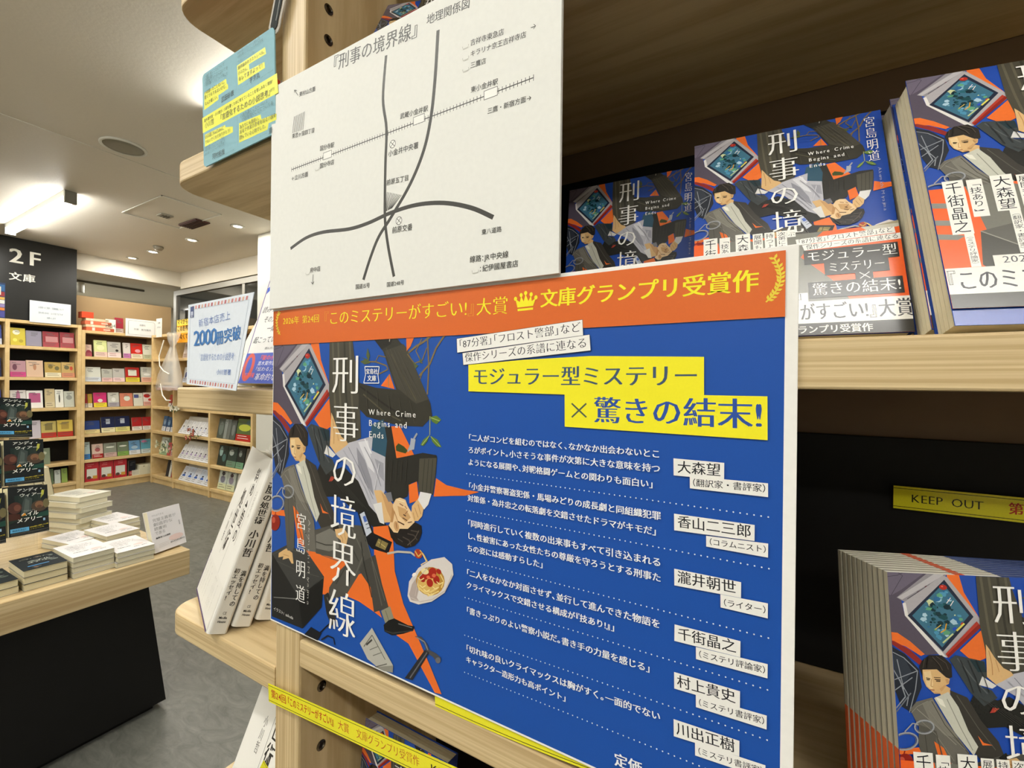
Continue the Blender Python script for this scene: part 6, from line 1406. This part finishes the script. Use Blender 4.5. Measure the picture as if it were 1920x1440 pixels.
# cream books standing between the displays and the tall stack
for k in range(3):
    t = thing('paperback_book', ('left', 'middle', 'right')[k]+' cream edged upright book behind the black displays', 'book', (-2.50+k*.006, .405+k*.0275, -.3595), (.14, 0, 0), 'cream upright books behind displays')
    mb = MB(); mb.bbox(-.13, 0, 0, .0258, 0, .172, r=.001, col='d4ccac', seg=1); mb.build('page_block', PAPER, t)
    mb = MB(); mb.box(-.13, .0008, .0259, .0266, 0, .173, '3e3a30'); mb.build('cover', PRINT, t)
acr, n, l, b = new_mat('acrylic', .08, .5); b.inputs['Base Color'].default_value = (.9, .9, .85, 1); b.inputs['Alpha'].default_value = .07
t = thing('book_riser', 'clear plastic riser box under the cream upright books', 'stand', (-2.56, .44, TZ+.0005))
mb = MB(); mb.box(-.08, .07, -.055, .06, .124, .128); mb.box(-.08, .07, -.055, -.052, 0, .124); mb.box(-.08, .07, .057, .06, 0, .124); mb.build('acrylic_box', acr, t)
# black science fiction displays on a tiered acrylic stand
st = thing('display_stand', 'clear acrylic tiered stand holding the black paperbacks', 'stand', (-2.25, .2, TZ+.0005))
mb = MB()
def dm(): 
    w_, h_, t_d = .1281, .183, .022
    mb = MB(); covers(mb, w_, h_, t_d, '14181a', '14181a', '14181a'); mb.box(.0008, w_-.001, .0008, t_d-.0008, .001, h_-.001, 'd8d0a8'); body = mb.mesh('page_block', PAPER)
    s = Sheet(front(.00122), .04); rnd = random.Random(4)
    s.rect(0, 0, 105, 150, '181d1f')
    for k in range(8): s.poly([(18+k*10, 88), (28+k*10, 90), (30+k*9, 122), (15+k*10, 124)], ['1c2a28', '24302c', '2a3430', '1c2426'][k % 4])
    s.poly([(30, 60), (58, 70), (62, 110), (44, 120), (36, 100)], '3c4644'); s.poly([(36, 62), (52, 72), (54, 104), (44, 112)], '505a56')
    s.ellipse(80, 84, 22, 18, '4a3c30', 16); s.ellipse(80, 88, 12, 11, '7c5a42', 14); s.ellipse(80, 82, 7, 5, '5a4030', 10); s.ellipse(99, 90, 9, 15, '6c6444', 12); s.ellipse(16, 86, 18, 18, '4a2c26', 14); s.ellipse(22, 86, 9, 10, '6c4436', 12)
    s.poly([(0, 38), (40, 52), (105, 48), (105, 60), (60, 66), (0, 56)], '1c2c26'); s.poly([(70, 48), (105, 50), (105, 66), (80, 62)], '20443a'); s.poly([(0, 48), (30, 50), (28, 66), (0, 70)], '42241c')
    s.poly([(84, 108), (92, 118), (96, 136), (86, 124)], '8c9040'); s.ellipse(90, 126, 4, 9, 'b0b048', 8)
    s.text('アンディ・', (20, 133), (92, 133), 12, 'd4d6cc', 'b', slant=.2); s.text('ウィアー', (26, 117), (88, 117), 12, 'd4d6cc', 'b', slant=.2)
    s.text('プロジェクト', (36, 71), (68, 71), 4.5, 'b8bab0', 'g'); s.text('ヘイル', (30, 55), (76, 56), 16, 'e6e6dc', 'b', slant=.1); s.text('メアリー', (18, 38), (86, 40), 15, 'e6e6dc', 'b', slant=.1); s.poly([(31, 58), (40, 68), (44, 60)], 'd89030')
    s.rect(2, 11, 50, 23, '58a0cc'); s.text('映画化決定！', (7, 13), (46, 13), 7.5, '24506c', 'b'); s.text('世界中が熱狂した話題作、ついに文庫', (52, 18), (102, 22), 4.2, 'c8b838', 'b'); s.text('ハヤカワ文庫', (52, 12), (90, 15), 3.8, 'a89c30', 'g')
    s.rect(88, 35, 94, 43, '88a8c0'); s.line((3, 7), (102, 9), w=.5, col='8a8c84'); s.line((3, 3.5), (90, 5), w=.4, col='7a7c74')
    return body, s.mb.mesh('cover_art', GLOSS)
DB, DA = dm()
def disp(label, loc, rot, copies=1):
    t = thing('paperback_book', label, 'book', loc, rot, 'black science fiction paperbacks on the stand'); part('page_block', DB, t); part('cover_art', DA, t); return t
tiers = [((-1.616, .1605, -.268), (-.1175*0-.02, 0, .7337+.10)), ((-1.7719-.0, .1802, -.1308), (-.02, 0, .8144+.04)), ((-1.90, .175, .0060), (-.02, 0, .84))]
wh = ['on the lowest tier', 'on the middle tier', 'on the top tier']
FITS = [((-2.006, .2417, -.3630), (-.2152, .1160, 1.9719)), ((-2.224, .2720, -.2050), (-.1718, .0728, 1.8789)), ((-2.526, .3060, -.0340), (-.2265, .0996, 1.9031))]
for (loc, rot), w_ in zip(FITS, wh):
    disp('black paperback with white title '+w_+' right column', loc, rot)
    rz = rot[2]; dx, dy = math.cos(rz)*.136, math.sin(rz)*.136
    disp('black paperback with white title '+w_+' left column', (loc[0]-dx, loc[1]-dy, loc[2]), rot)
    bx_, by_ = -math.sin(rz)*.024, math.cos(rz)*.024
    disp('black paperback behind the right one '+w_+' of the stand', (loc[0]+bx_, loc[1]+by_, loc[2]), rot)
mb = MB()
for (loc, rot) in FITS:
    z0 = loc[2]-st.location.z-.0125; cx, cy = loc[0]-st.location.x, loc[1]-st.location.y; c_r, s_r = math.cos(rot[2]), math.sin(rot[2])
    q = [(-.14, -.004), (.130, -.004), (.130, .06), (-.14, .06)]; P_ = [(cx+c_r*a-s_r*b2, cy+s_r*a+c_r*b2) for a, b2 in q]
    mb.prism(P_, z0, z0+.003, 'z'); 
    mb.prism([(cx+c_r*a-s_r*b2, cy+s_r*a+c_r*b2) for a, b2 in ((-.14, .056), (.130, .056), (.130, .06), (-.14, .06))], 0.0005, z0+.06, 'z')
mb.build('acrylic_tiers', acr, st)

# ------------------------------------------------------------------ raise everything so that the floor is at height zero
for o in bpy.data.objects:
    if o.parent is None and o.type not in ('CAMERA', 'LIGHT'): o.location.z += UP
